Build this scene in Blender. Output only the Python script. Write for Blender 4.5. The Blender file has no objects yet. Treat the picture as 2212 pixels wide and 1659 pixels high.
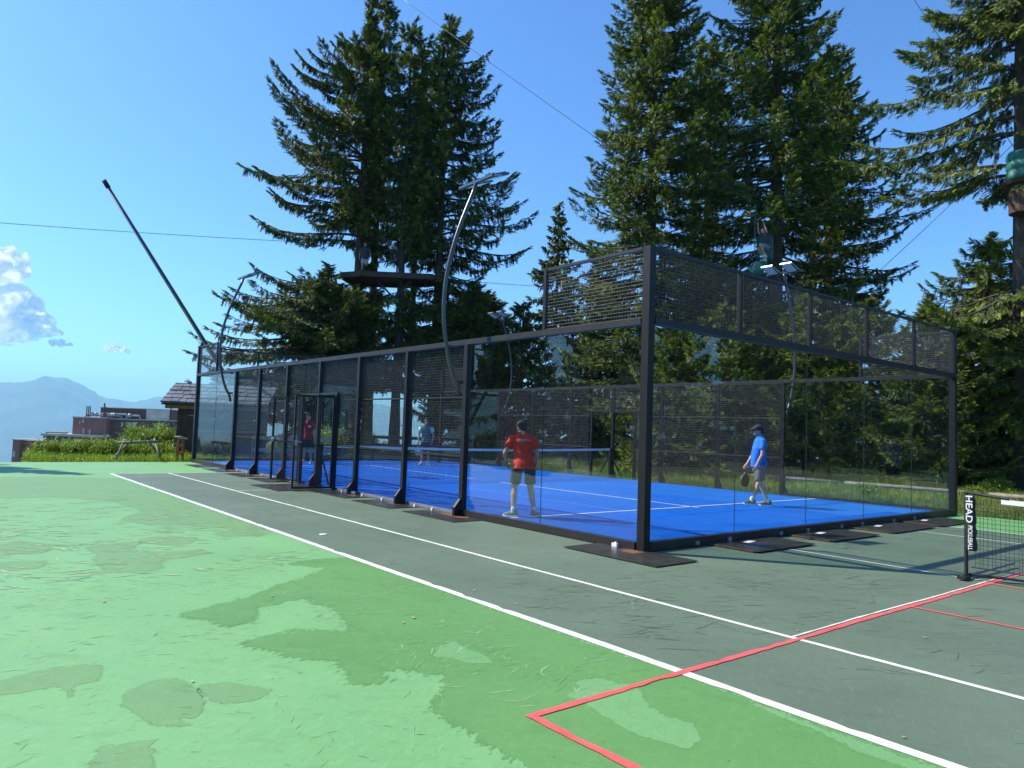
import bpy, bmesh, math, random
import numpy as np
from mathutils import Vector, Matrix, noise
R = math.radians
random.seed(5); rng = np.random.default_rng(5)
SC = bpy.context.scene
COL = SC.collection

# ------------------------------------------------------------------ camera
CP = np.array([-7.36248637, -6.32485037, 1.53013629])
RT = np.array([0.77693715, -0.62862791, 0.03457769])
UP = np.array([-0.06525165, -0.02577668, 0.99753586])
FW = np.array([0.62618758, 0.77727892, 0.06104587])
cam = bpy.data.objects.new('camera', bpy.data.cameras.new('camera')); COL.objects.link(cam)
M = Matrix(((RT[0], UP[0], -FW[0], CP[0]), (RT[1], UP[1], -FW[1], CP[1]), (RT[2], UP[2], -FW[2], CP[2]), (0, 0, 0, 1)))
cam.matrix_world = M
cam.data.sensor_width = 36; cam.data.lens = 1574.05 / 2212 * 36
cam.data.clip_start = .05; cam.data.clip_end = 80000
SC.camera = cam

# ------------------------------------------------------------------ light
SUN_EL = 44.6; SUN_AZ = math.degrees(math.atan2(2.43, -1.82))   # towards the sun, from +X counter-clockwise
W = bpy.data.worlds.new('World'); SC.world = W; W.use_nodes = True
nt = W.node_tree; bg = nt.nodes['Background']
sky = nt.nodes.new('ShaderNodeTexSky'); sky.sky_type = 'NISHITA'; sky.sun_disc = False
sky.sun_elevation = R(SUN_EL); sky.sun_rotation = R(90 - SUN_AZ)
sky.altitude = 1500; sky.air_density = 1.0; sky.dust_density = 3.2; sky.ozone_density = 3.0
sm = nt.nodes.new('ShaderNodeMix'); sm.data_type = 'RGBA'; sm.blend_type = 'MULTIPLY'; sm.inputs[0].default_value = 1
sm.inputs[7].default_value = (.545, .925, 1.32, 1); nt.links.new(sky.outputs[0], sm.inputs[6]); nt.links.new(sm.outputs[2], bg.inputs[0]); bg.inputs[1].default_value = 0.113
sl = bpy.data.lights.new('sun', 'SUN'); sl.energy = 4.6; sl.angle = R(.53); sl.color = (1, .92, .76)
so = bpy.data.objects.new('sun', sl); COL.objects.link(so)
sd = Vector((math.cos(R(SUN_EL)) * math.cos(R(SUN_AZ)), math.cos(R(SUN_EL)) * math.sin(R(SUN_AZ)), math.sin(R(SUN_EL))))
so.rotation_euler = sd.to_track_quat('Z', 'Y').to_euler(); so.location = (0, 0, 30)
SC.view_settings.view_transform = 'Standard'; SC.view_settings.look = 'None'
SC.view_settings.gamma = 1; SC.view_settings.exposure = 0.80
SC.cycles.max_bounces = 8; SC.cycles.transparent_max_bounces = 24; SC.cycles.volume_bounces = 1
zf = 9.15
SC.cycles.use_denoising = True
SC.cycles.caustics_reflective = False; SC.cycles.caustics_refractive = False

# ------------------------------------------------------------------ helpers
def at(x, y, Y):
    """point seen at (x, y) of the 2212 px wide photograph, Y metres in front of the camera"""
    return CP + Y * (FW + RT * (x - 1106) / 1574.05 - UP * (y - 829.5) / 1574.05)

def put(o, name, label=None, cat=None, group=None, kind=None):
    o.name = name
    if label: o['label'] = label
    if cat: o['category'] = cat
    if group: o['group'] = group
    if kind: o['kind'] = kind
    return o
def thing(name, label, cat, loc=(0, 0, 0), rotz=0, group=None):
    o = bpy.data.objects.new(name, None); COL.objects.link(o)
    o.location = loc; o.rotation_euler = (0, 0, rotz); o.empty_display_size = .2
    return put(o, name, label, cat, group)
def copy_tree(o, parent=None):
    c = o.copy(); COL.objects.link(c); c.parent = parent
    for ch in list(o.children): copy_tree(ch, c)
    return c

def ramp(nt, fac, stops, interp='LINEAR'):
    n = nt.nodes.new('ShaderNodeValToRGB'); n.color_ramp.interpolation = interp
    e = n.color_ramp.elements
    while len(e) < len(stops): e.new(.5)
    for i, (p, c) in enumerate(stops):
        e[i].position = p; e[i].color = (*c, 1) if len(c) == 3 else c
    nt.links.new(fac, n.inputs[0]); return n.outputs[0]
def nnoise(nt, scale, detail=4, rough=.55, vec=None, stretch=None, rot=0):
    tc = nt.nodes.new('ShaderNodeTexCoord'); v = tc.outputs['Object']
    if stretch or rot:
        mp = nt.nodes.new('ShaderNodeMapping'); nt.links.new(v, mp.inputs[0])
        mp.inputs['Rotation'].default_value = (0, 0, rot)
        mp2 = nt.nodes.new('ShaderNodeMapping'); nt.links.new(mp.outputs[0], mp2.inputs[0])
        mp2.inputs['Scale'].default_value = stretch or (1, 1, 1); v = mp2.outputs[0]
    n = nt.nodes.new('ShaderNodeTexNoise'); nt.links.new(v, n.inputs['Vector'])
    n.inputs['Scale'].default_value = scale; n.inputs['Detail'].default_value = detail; n.inputs['Roughness'].default_value = rough
    return n.outputs['Fac']
def mixc(nt, fac, a, b, mode='MIX'):
    n = nt.nodes.new('ShaderNodeMix'); n.data_type = 'RGBA'; n.blend_type = mode
    for k, v in ((0, fac), (6, a), (7, b)):
        if hasattr(v, 'node'): nt.links.new(v, n.inputs[k])
        else: n.inputs[k].default_value = v if k == 0 else (*v, 1)
    return n.outputs[2]
def mat(name, col, rough=.6, metal=0, var=.15, scale=6, bump=0, bscale=None, spec=.5, stretch=None):
    m = bpy.data.materials.new(name); m.use_nodes = True; nt = m.node_tree; b = nt.nodes['Principled BSDF']
    b.inputs['Roughness'].default_value = rough; b.inputs['Metallic'].default_value = metal
    b.inputs['Specular IOR Level'].default_value = spec
    f = nnoise(nt, scale, 5, .6, stretch=stretch)
    c = ramp(nt, f, [(.3, [x * (1 - var) for x in col]), (.7, [min(1, x * (1 + var)) for x in col])])
    nt.links.new(c, b.inputs['Base Color'])
    if bump:
        bp = nt.nodes.new('ShaderNodeBump'); bp.inputs['Strength'].default_value = bump; bp.inputs['Distance'].default_value = .01
        nt.links.new(nnoise(nt, bscale or scale * 8, 3), bp.inputs['Height']); nt.links.new(bp.outputs[0], b.inputs['Normal'])
    return m

class MB:
    def __init__(s): s.v = []; s.f = []; s.m = []
    def poly(s, pts, mi=0):
        n = len(s.v); s.v += [tuple(p) for p in pts]; s.f.append(tuple(range(n, n + len(pts)))); s.m.append(mi)
    def box(s, a, b, mi=0, rot=None, piv=None):
        x0, y0, z0 = a; x1, y1, z1 = b
        P = [(x0, y0, z0), (x1, y0, z0), (x1, y1, z0), (x0, y1, z0), (x0, y0, z1), (x1, y0, z1), (x1, y1, z1), (x0, y1, z1)]
        if rot is not None:
            pv = Vector(piv if piv else ((x0 + x1) / 2, (y0 + y1) / 2, (z0 + z1) / 2)); P = [tuple(rot @ (Vector(p) - pv) + pv) for p in P]
        n = len(s.v); s.v += P
        for f in ((0, 3, 2, 1), (4, 5, 6, 7), (0, 1, 5, 4), (1, 2, 6, 5), (2, 3, 7, 6), (3, 0, 4, 7)):
            s.f.append(tuple(n + i for i in f)); s.m.append(mi)
    def bar(s, p, q, w, h=None, mi=0, up=(0, 0, 1)):
        """square bar between two points"""
        h = h or w; p = Vector(p); q = Vector(q); d = (q - p).normalized(); u = Vector(up)
        if abs(d.dot(u)) > .98: u = Vector((1, 0, 0))
        a = d.cross(u).normalized() * w / 2; b = a.cross(d).normalized() * h / 2
        n = len(s.v)
        for c in (p, q): s.v += [tuple(c - a - b), tuple(c + a - b), tuple(c + a + b), tuple(c - a + b)]
        for f in ((3, 2, 1, 0), (4, 5, 6, 7), (0, 1, 5, 4), (1, 2, 6, 5), (2, 3, 7, 6), (3, 0, 4, 7)):
            s.f.append(tuple(n + i for i in f)); s.m.append(mi)
    def tube(s, pts, r, k=8, mi=0, caps=True):
        pts = [Vector(p) for p in pts]; rs = r if isinstance(r, (list, tuple)) else [r] * len(pts)
        n = len(s.v); pa = None
        for i, p in enumerate(pts):
            d = (pts[min(i + 1, len(pts) - 1)] - pts[max(i - 1, 0)]).normalized()
            if pa is None:
                u = Vector((0, 0, 1)) if abs(d.z) < .9 else Vector((1, 0, 0)); a = d.cross(u).normalized()
            else: a = (pa - d * pa.dot(d)).normalized()
            pa = a; b = d.cross(a)
            for j in range(k):
                t = 2 * math.pi * j / k; s.v.append(tuple(p + (a * math.cos(t) + b * math.sin(t)) * rs[i]))
        for i in range(len(pts) - 1):
            for j in range(k):
                s.f.append((n + i * k + j, n + i * k + (j + 1) % k, n + (i + 1) * k + (j + 1) % k, n + (i + 1) * k + j)); s.m.append(mi)
        if caps:
            s.f.append(tuple(n + j for j in reversed(range(k)))); s.f.append(tuple(n + (len(pts) - 1) * k + j for j in range(k))); s.m += [mi, mi]
    def rings(s, rings, mi=0, caps=True):
        """loft of closed rings, each a list of points"""
        n = len(s.v); k = len(rings[0])
        for r in rings: s.v += [tuple(p) for p in r]
        for i in range(len(rings) - 1):
            for j in range(k):
                s.f.append((n + i * k + j, n + i * k + (j + 1) % k, n + (i + 1) * k + (j + 1) % k, n + (i + 1) * k + j)); s.m.append(mi)
        if caps:
            s.f.append(tuple(n + j for j in reversed(range(k)))); s.f.append(tuple(n + (len(rings) - 1) * k + j for j in range(k))); s.m += [mi, mi]
    def ell(s, c, r, rot=None, nu=14, nv=9, mi=0):
        c = Vector(c); rg = []
        for i in range(nv + 1):
            ph = math.pi * (i / nv) * .998 + .003; ring = []
            for j in range(nu):
                t = 2 * math.pi * j / nu
                p = Vector((r[0] * math.sin(ph) * math.cos(t), r[1] * math.sin(ph) * math.sin(t), -r[2] * math.cos(ph)))
                if rot is not None: p = rot @ p
                ring.append(c + p)
            rg.append(ring)
        s.rings(rg, mi)
    def cap(s, p, q, r0, r1=None, k=12, mi=0):
        """tapered capsule"""
        p = Vector(p); q = Vector(q); r1 = r0 if r1 is None else r1; d = (q - p)
        L = d.length; d = d / L if L > 1e-6 else Vector((0, 0, 1))
        pts = []; rs = []
        for a in (.02, .35, .7, 1): pts.append(p - d * r0 * math.cos(a * math.pi / 2)); rs.append(max(.001, r0 * math.sin(a * math.pi / 2)))
        for a in (1, .7, .35, .02): pts.append(q + d * r1 * math.cos(a * math.pi / 2)); rs.append(max(.001, r1 * math.sin(a * math.pi / 2)))
        s.tube(pts, rs, k, mi)
    def build(s, name, mats, parent=None, smooth=False):
        me = bpy.data.meshes.new(name); me.from_pydata(s.v, [], s.f)
        for m in (mats if isinstance(mats, (list, tuple)) else [mats]): me.materials.append(m)
        if len(me.polygons):
            me.polygons.foreach_set('material_index', s.m[:len(me.polygons)])
            if smooth: me.polygons.foreach_set('use_smooth', [True] * len(me.polygons))
        me.update()
        o = bpy.data.objects.new(name, me); COL.objects.link(o); o.parent = parent
        return o
def bake(o, voxel, sm=2, disp=0, dscale=12, seed=0):
    """union overlapping shells into one continuous surface"""
    md = o.modifiers.new('r', 'REMESH'); md.mode = 'VOXEL'; md.voxel_size = voxel
    s2 = o.modifiers.new('s', 'SMOOTH'); s2.factor = .6; s2.iterations = sm
    dg = bpy.context.evaluated_depsgraph_get(); me = bpy.data.meshes.new_from_object(o.evaluated_get(dg))
    mt = list(o.data.materials); o.modifiers.clear(); o.data = me
    me.materials.clear()
    for m in mt: me.materials.append(m)
    if disp:
        for v in me.vertices:
            n = noise.noise(Vector((v.co.x * dscale + seed, v.co.y * dscale, v.co.z * dscale * .6)))
            v.co += v.normal * n * disp
    me.polygons.foreach_set('use_smooth', [True] * len(me.polygons)); me.polygons.foreach_set('material_index', [0] * len(me.polygons))
    return o
def npmesh(name, V, F, mats, parent=None, mi=None, attr=None, smooth=False):
    """V (n,3), F (m,k) arrays"""
    me = bpy.data.meshes.new(name); k = F.shape[1]
    me.vertices.add(len(V)); me.vertices.foreach_set('co', np.ascontiguousarray(V, dtype=np.float32).ravel())
    me.loops.add(F.size); me.loops.foreach_set('vertex_index', np.ascontiguousarray(F, dtype=np.int32).ravel())
    me.polygons.add(len(F)); me.polygons.foreach_set('loop_start', np.arange(0, F.size, k, dtype=np.int32))
    me.polygons.foreach_set('loop_total', np.full(len(F), k, dtype=np.int32))
    for m in (mats if isinstance(mats, (list, tuple)) else [mats]): me.materials.append(m)
    if mi is not None: me.polygons.foreach_set('material_index', mi.astype(np.int32))
    if smooth: me.polygons.foreach_set('use_smooth', np.ones(len(F), dtype=bool))
    if attr is not None:
        a = me.attributes.new('tint', 'FLOAT', 'POINT'); a.data.foreach_set('value', attr.astype(np.float32))
    me.update(calc_edges=True); me.validate()
    o = bpy.data.objects.new(name, me); COL.objects.link(o); o.parent = parent
    return o

# ------------------------------------------------------------------ materials
M_ = {}
M_['post'] = mat('black_powder_coat', (.011, .010, .012), .45, 0, .2, 3, spec=.3)
M_['beam'] = mat('black_steel_beam', (.022, .019, .021), .45, 0, .2, 3, spec=.35)
M_['wiresunlit'] = mat('painted_sunlit_mesh_bars', (.20, .17, .17), .4, 0, .15, 8, spec=.7)  # paler grey paints sunlight onto the far and upper side mesh bars
M_['wireh'] = mat('less_sunlit_mesh_bars', (.07, .062, .066), .4, 0, .15, 8, spec=.7)  # same bars with less painted sunlight, still paler than the upright wires
M_['wire'] = mat('coated_wire', (.05, .044, .046), .4, 0, .15, 8, spec=.7)
M_['galv'] = mat('worn_grey_steel', (.30, .31, .33), .4, .5, .2, 5)
M_['polelight'] = mat('dark_grey_pole_paint', (.035, .037, .043), .28, .0, .1, 5, spec=.8)
M_['whiteplastic'] = mat('white_plastic', (.7, .7, .7), .4)
M_['plate'] = mat('dark_base_plate', (.04, .038, .038), .26, 0, .35, 5, .15, 30, spec=.6)
M_['rust'] = mat('rust', (.13, .055, .025), .85, 0, .5, 18)
M_['blackrub'] = mat('black_rubber', (.012, .012, .012), .6)
M_['whitetape'] = mat('white_net_tape', (.75, .76, .8), .7, 0, .06, 3)
M_['netcord'] = mat('black_net_cord', (.02, .022, .024), .8)
M_['led'] = mat('led_lens', (.62, .66, .7), .15, 0, .04, 30, spec=.8)
M_['chrome'] = mat('bright_steel', (.6, .6, .6), .2, 1, .05)
M_['cable'] = mat('steel_cable', (.12, .14, .16), .5, .4)
M_['bark'] = mat('spruce_bark', (.075, .055, .042), .95, 0, .5, 9, .8, 30, stretch=(1, 1, .3))
M_['deadwood'] = mat('bare_branch_bark', (.16, .12, .085), .9, 0, .4, 9)
M_['wood'] = mat('weathered_grey_wood', (.20, .17, .15), .85, 0, .35, 7, .4, 40, stretch=(1, 1, .2))
M_['darkwood'] = mat('dark_brown_timber', (.07, .035, .02), .75, 0, .35, 7, .4, 40)
M_['orangewood'] = mat('orange_stained_wood', (.36, .14, .05), .6, 0, .3, 7, .3, 40)
M_['palewood'] = mat('pale_planed_wood', (.6, .48, .34), .6, 0, .2, 6)
M_['slate'] = mat('grey_slate_slabs', (.12, .125, .14), .45, 0, .45, 2.2, .3, 20)
M_['green_mat'] = mat('green_foam_padding', (.015, .13, .10), .5, 0, .3, 4, .2, 10)

def glass_mat():
    m = bpy.data.materials.new('tempered_glass'); m.use_nodes = True; nt = m.node_tree; nt.nodes.clear()
    out = nt.nodes.new('ShaderNodeOutputMaterial'); mx = nt.nodes.new('ShaderNodeMixShader')
    tr = nt.nodes.new('ShaderNodeBsdfTransparent'); tr.inputs[0].default_value = (.94, .97, .96, 1)
    gl = nt.nodes.new('ShaderNodeBsdfGlossy'); gl.inputs['Roughness'].default_value = 0.0; gl.inputs[0].default_value = (.96, .98, 1, 1)
    fr = nt.nodes.new('ShaderNodeFresnel'); fr.inputs['IOR'].default_value = 1.52
    # both faces of the thin pane reflect alike
    gm = nt.nodes.new('ShaderNodeNewGeometry'); im = nt.nodes.new('ShaderNodeMapRange'); im.inputs[3].default_value = 1.52; im.inputs[4].default_value = 1 / 1.52
    nt.links.new(gm.outputs['Backfacing'], im.inputs[0]); nt.links.new(im.outputs[0], fr.inputs['IOR'])
    ml = nt.nodes.new('ShaderNodeMath'); ml.operation = 'MULTIPLY'; ml.inputs[1].default_value = .75; ml.use_clamp = True
    # a faint film of dust and dried drops
    df = nt.nodes.new('ShaderNodeBsdfDiffuse'); df.inputs[0].default_value = (.55, .6, .6, 1)
    mx2 = nt.nodes.new('ShaderNodeMixShader'); f = ramp(nt, nnoise(nt, 2.5, 6, .7), [(.45, (.001,) * 3), (.8, (.008,) * 3)])
    nt.links.new(f, mx2.inputs[0]); nt.links.new(tr.outputs[0], mx2.inputs[1]); nt.links.new(df.outputs[0], mx2.inputs[2])
    nt.links.new(fr.outputs[0], ml.inputs[0]); nt.links.new(ml.outputs[0], mx.inputs[0])
    nt.links.new(mx2.outputs[0], mx.inputs[1]); nt.links.new(gl.outputs[0], mx.inputs[2]); nt.links.new(mx.outputs[0], out.inputs[0])
    return m
M_['glass'] = glass_mat()
M_['glassedge'] = mat('green_glass_edge', (.015, .04, .035), .2, 0, .05)

def leafmat(name, dark, mid, light, tr=.25, sc=.45):
    m = bpy.data.materials.new(name); m.use_nodes = True; nt = m.node_tree; nt.nodes.clear()
    out = nt.nodes.new('ShaderNodeOutputMaterial')
    at_ = nt.nodes.new('ShaderNodeAttribute'); at_.attribute_name = 'tint'
    c1 = ramp(nt, at_.outputs['Fac'], [(0, dark), (.5, mid), (1, light)])
    n = ramp(nt, nnoise(nt, sc, 4, .6), [(.3, (.62, .66, .6)), (.72, (1.3, 1.22, 1.0))])
    c = mixc(nt, 1.0, c1, n, 'MULTIPLY')
    d = nt.nodes.new('ShaderNodeBsdfPrincipled'); d.inputs['Roughness'].default_value = .55; d.inputs['Specular IOR Level'].default_value = .35
    t = nt.nodes.new('ShaderNodeBsdfTranslucent'); ms = nt.nodes.new('ShaderNodeMixShader'); ms.inputs[0].default_value = tr
    nt.links.new(c, d.inputs['Base Color']); nt.links.new(mixc(nt, 1.0, c, (1.2, 1.35, .6), 'MULTIPLY'), t.inputs[0])
    nt.links.new(d.outputs[0], ms.inputs[1]); nt.links.new(t.outputs[0], ms.inputs[2]); nt.links.new(ms.outputs[0], out.inputs[0])
    return m
M_['needle'] = leafmat('spruce_needles', (.016, .024, .007), (.060, .094, .015), (.31, .38, .06), .16)
M_['needle2'] = leafmat('spruce_needles_yellowish', (.022, .036, .008), (.078, .116, .018), (.33, .39, .06), .18)
M_['grass'] = leafmat('grass_blades', (.06, .11, .02), (.15, .25, .035), (.30, .33, .09), .35, 1.2)
M_['weed'] = leafmat('tall_weeds', (.08, .14, .02), (.20, .32, .035), (.42, .46, .07), .35, .5)
M_['shrub'] = leafmat('shrub_leaves', (.06, .12, .02), (.17, .27, .04), (.33, .42, .08), .35, .8)

# ------------------------------------------------------------------ terrain
def smooth(a, b, x):
    t = np.clip((x - a) / (b - a), 0, 1); return t * t * (3 - 2 * t)
RIDGE = [(150, 1.5), (120, 2.6), (100, 1.0), (92, 2.2), (86.23, 1.62), (84.75, 1.95), (83.88, 2.32), (82.71, 2.36), (82.02, 2.1), (80.89, 1.41), (80.68, 1.1), (79.62, .96), (78.48, .95), (77.34, 1.33), (76.32, 1.55), (75.4, 1.23), (74.31, 1.01), (70.21, 1.33), (68.95, 2.15), (67.58, 1.52), (65.53, 1.12), (63.5, 1.91), (60.31, 1.32), (50, 1.9), (40, 1.2), (25, 2.0), (10, 1.2), (-20, .8), (-60, -1)]
rx = np.array([a for a, _ in RIDGE])[::-1]; ry = np.array([b for _, b in RIDGE])[::-1]
def edge_dist(x, y):
    # metres past the rim of the plateau (beyond the far end, and far off to the right)
    a = y - (20.9 + 2.6 * smooth(-5.4, -4.2, x)) - .10 * np.maximum(0, x - 3); b = x - 34 - .2 * y
    return np.maximum(a, b)
def fbm(x, y, s, o=4):
    v = np.zeros_like(x); amp = 1
    for k in range(o):
        f = 2 ** k / s
        v += amp * (np.sin(x * f * 1.7 + 3 * np.sin(y * f * 1.3 + k)) * np.cos(y * f * 1.9 + 2 * np.sin(x * f * .9 + 2 * k))); amp *= .5
    return v
def terrain_z(x, y):
    d = edge_dist(x, y); r = np.hypot(x, y); az = np.degrees(np.arctan2(y, x))
    z = -.05 + smooth(10.6, 16, x) * .28
    z = z + smooth(20.4, 23, y) * .05 * (1 + fbm(x, y, 3.))
    dd = np.maximum(d, 0)
    z = z - np.minimum(dd * (.42 + .5 * (1 - smooth(-5.4, -4.2, x))) + .9 * (1 - np.exp(-dd / 1.5)), 900 + 40 * fbm(x, y, 900.))
    rd = np.tan(np.radians(np.interp(az, rx, ry)))
    t = smooth(8500, 15000, r)
    crag = fbm(az * 100, r * .02, 60., 5) * 14 + fbm(x, y, 700., 5) * 70 * (1 - smooth(14200, 15000, r))
    mz = 15000 * rd + crag
    far = -940 + (mz + 940) * t
    return np.where(r > 8500, np.maximum(far * 1.0, z), z)
na = 900; rr = np.concatenate([[0.001], np.linspace(1, 60, 90), np.geomspace(62, 8000, 60), np.linspace(8500, 15000, 46), [15600, 17000]])
aa = np.concatenate([np.linspace(R(15), R(100), 640, endpoint=False), np.linspace(R(100), R(375), 260, endpoint=False)])
X = (rr[:, None] * np.cos(aa)[None]).ravel(); Y = (rr[:, None] * np.sin(aa)[None]).ravel(); Z = terrain_z(X, Y)
Z[-900:] -= 2500
Z = np.maximum(Z, -985)
i, j = np.meshgrid(np.arange(len(rr) - 1), np.arange(900), indexing='ij'); i = i.ravel(); j = j.ravel()
F = np.stack([i * 900 + j, (i + 1) * 900 + j, (i + 1) * 900 + (j + 1) % 900, i * 900 + (j + 1) % 900], 1)
def groundmat():
    m = bpy.data.materials.new('alpine_ground'); m.use_nodes = True; nt = m.node_tree; b = nt.nodes['Principled BSDF']; b.inputs['Roughness'].default_value = .95
    near = ramp(nt, nnoise(nt, 1.3, 6, .7), [(.3, (.06, .07, .025)), (.5, (.11, .12, .04)), (.7, (.19, .16, .09))])
    far = ramp(nt, nnoise(nt, .0012, 6, .65), [(.42, (.015, .03, .025)), (.54, (.035, .055, .04)), (.66, (.14, .14, .14))])
    geo = nt.nodes.new('ShaderNodeNewGeometry'); ln = nt.nodes.new('ShaderNodeVectorMath'); ln.operation = 'LENGTH'
    nt.links.new(geo.outputs['Position'], ln.inputs[0])
    k = nt.nodes.new('ShaderNodeMapRange'); k.inputs[1].default_value = 100; k.inputs[2].default_value = 600; nt.links.new(ln.outputs['Value'], k.inputs[0])
    nt.links.new(mixc(nt, k.outputs[0], near, far), b.inputs['Base Color'])
    return m
M_['ground'] = groundmat()
put(npmesh('terrain', np.stack([X, Y, Z], 1), F, M_['ground'], smooth=True), 'terrain', kind='structure')

# ------------------------------------------------------------------ court surface
def courtmat(name, ca, cb, cdirt, rough=.55):
    m = bpy.data.materials.new(name); m.use_nodes = True; nt = m.node_tree; b = nt.nodes['Principled BSDF']
    b.inputs['Specular IOR Level'].default_value = .22
    base = ramp(nt, nnoise(nt, .55, 5, .6), [(.3, ca), (.7, cb)])
    st = ramp(nt, nnoise(nt, 1.1, 6, .75, stretch=(1, 5, 1), rot=.7), [(.56, (0, 0, 0)), (.72, (.3,) * 3)])
    c = mixc(nt, st, base, cdirt)
    sc2 = ramp(nt, nnoise(nt, 3.2, 7, .8, stretch=(1, 4, 1), rot=-.4), [(.62, (0, 0, 0)), (.7, (.4,) * 3)])
    c = mixc(nt, sc2, c, [x * .62 for x in ca])
    wr = ramp(nt, nnoise(nt, 9, 8, .85, stretch=(1, 2.5, 1), rot=-.55), [(.5, (0, 0, 0)), (.62, (.35,) * 3), (.7, (.5,) * 3)])
    c = mixc(nt, wr, c, [min(1, x * 1.28) for x in cb])
    wd = ramp(nt, nnoise(nt, 2.3, 8, .8, stretch=(1, 2, 1), rot=.9), [(.36, (.45,) * 3), (.46, (0, 0, 0))])
    c = mixc(nt, wd, c, [x * .8 for x in ca])
    sp = nnoise(nt, 60, 2, .5); dots = ramp(nt, sp, [(.70, (0, 0, 0)), (.74, (.8,) * 3)])
    c = mixc(nt, dots, c, [x * .3 for x in ca])
    gr = ramp(nt, nnoise(nt, 220, 3, .7), [(.25, (.84,) * 3), (.75, (1.14,) * 3)])
    c = mixc(nt, 1.0, c, gr, 'MULTIPLY')
    nt.links.new(c, b.inputs['Base Color'])
    nt.links.new(ramp(nt, nnoise(nt, 1.7, 5, .7), [(.3, (rough - .08,) * 3), (.7, (rough + .12,) * 3)]), b.inputs['Roughness'])
    bp = nt.nodes.new('ShaderNodeBump'); bp.inputs['Strength'].default_value = .35; bp.inputs['Distance'].default_value = .004
    nt.links.new(nnoise(nt, 160, 4, .7), bp.inputs['Height']); nt.links.new(bp.outputs[0], b.inputs['Normal'])
    return m
C_MINT = courtmat('mint_green_court_paint', (.142, .325, .130), (.172, .372, .156), (.25, .39, .20))
C_OLIVE = courtmat('faded_olive_green_paint', (.145, .29, .118), (.17, .325, .14), (.22, .33, .19))
C_MED = courtmat('leaf_green_court_paint', (.105, .258, .082), (.128, .30, .10), (.19, .32, .15))
C_DARK = courtmat('dark_green_court_paint', (.093, .135, .098), (.128, .176, .126), (.18, .23, .16))
C_WHITE = mat('white_line_paint', (.66, .66, .63), .6, 0, .12, 3)
C_RED = mat('red_line_paint', (.72, .10, .10), .55, 0, .22, 5)
C_SCL = mat('pale_scrape', (.25, .38, .20), .8, 0, .3, 20)
C_SCD = mat('grey_scrape', (.120, .275, .120), .8, 0, .25, 20)
C_SCG = mat('pale_scrape_on_dark_paint', (.16, .20, .14), .8, 0, .35, 20)
C_SCK = mat('dark_scrape_on_dark_paint', (.07, .10, .075), .8, 0, .25, 20)

def sheet(name, rects, m, z, sub=0):
    b = MB()
    for r in rects:
        if len(r) == 4 and not hasattr(r[0], '__len__'):
            x0, y0, x1, y1 = r; b.poly([(x0, y0, z), (x1, y0, z), (x1, y1, z), (x0, y1, z)])
        else: b.poly([(p[0], p[1], z) for p in r])
    return put(b.build(name, m), name, kind='structure')
# main slab with a real edge
b = MB(); b.box((-26, -24, -.30), (10.35, 20.3, 0)); put(b.build('court_slab', C_MINT), 'court_slab', kind='structure')
sheet('tennis_court_paint', [(-3.47, -8.8, 7.55, 15.0)], C_DARK, .0012)

def ragged(m0):
    m = m0.copy(); m.name = m0.name + '_ragged_edge'; nt = m.node_tree; b = nt.nodes['Principled BSDF']
    a = nt.nodes.new('ShaderNodeAttribute'); a.attribute_name = 'tint'; ad = nt.nodes.new('ShaderNodeMath'); ad.operation = 'MULTIPLY_ADD'; ad.inputs[1].default_value = 1.5
    nt.links.new(nnoise(nt, 9, 7, .75, stretch=(1, 2.4, 1), rot=-.5), ad.inputs[0]); nt.links.new(a.outputs['Fac'], ad.inputs[2])
    nt.links.new(ramp(nt, ad.outputs[0], [(.93, (0, 0, 0)), (1.0, (.9,) * 3)]), b.inputs['Alpha'])
    return m
def patches(name, polys, m, z, wd=.06):
    """each patch is a fine grid that knows how far every point lies inside the outline"""
    VV, FF, AA = [], [], []; off = 0
    for P in polys:
        P = np.array(P); lo, hi = P.min(0), P.max(0); sz = (hi - lo).max(); w = wd if sz > 1.2 else wd * .45; c = min(.06, max(.012, sz / 60)); w = max(w, c * 1.2)
        gx = np.arange(lo[0] - 2 * w, hi[0] + 2 * w, c); gy = np.arange(lo[1] - 2 * w, hi[1] + 2 * w, c); X_, Y_ = np.meshgrid(gx, gy, indexing='ij'); Q = np.stack([X_.ravel(), Y_.ravel()], 1)
        a, b_ = P, np.roll(P, -1, 0); D = np.full(len(Q), 1e9); ins = np.zeros(len(Q), bool)
        for p, q in zip(a, b_):
            e = q - p; t = np.clip(((Q - p) @ e) / (e @ e + 1e-12), 0, 1); D = np.minimum(D, np.hypot(*(Q - p - t[:, None] * e).T))
            cr = (p[1] > Q[:, 1]) != (q[1] > Q[:, 1]); ins ^= cr & (Q[:, 0] < (q[0] - p[0]) * (Q[:, 1] - p[1]) / (q[1] - p[1] + 1e-15) + p[0])
        s = np.where(ins, D, -D); A = np.clip(.31 + .31 * s / w, 0, .62); nx_, ny_ = X_.shape; I, J = np.meshgrid(np.arange(nx_ - 1), np.arange(ny_ - 1), indexing='ij'); k = (I * ny_ + J).ravel()
        F_ = np.stack([k, k + ny_, k + ny_ + 1, k + 1], 1); F_ = F_[(A[F_] > 0).any(1)]
        VV.append(np.column_stack([Q, np.full(len(Q), z)])); FF.append(F_ + off); AA.append(A); off += len(Q)
    return put(npmesh(name, np.concatenate(VV), np.concatenate(FF), ragged(m), attr=np.concatenate(AA)), name, kind='structure')
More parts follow.
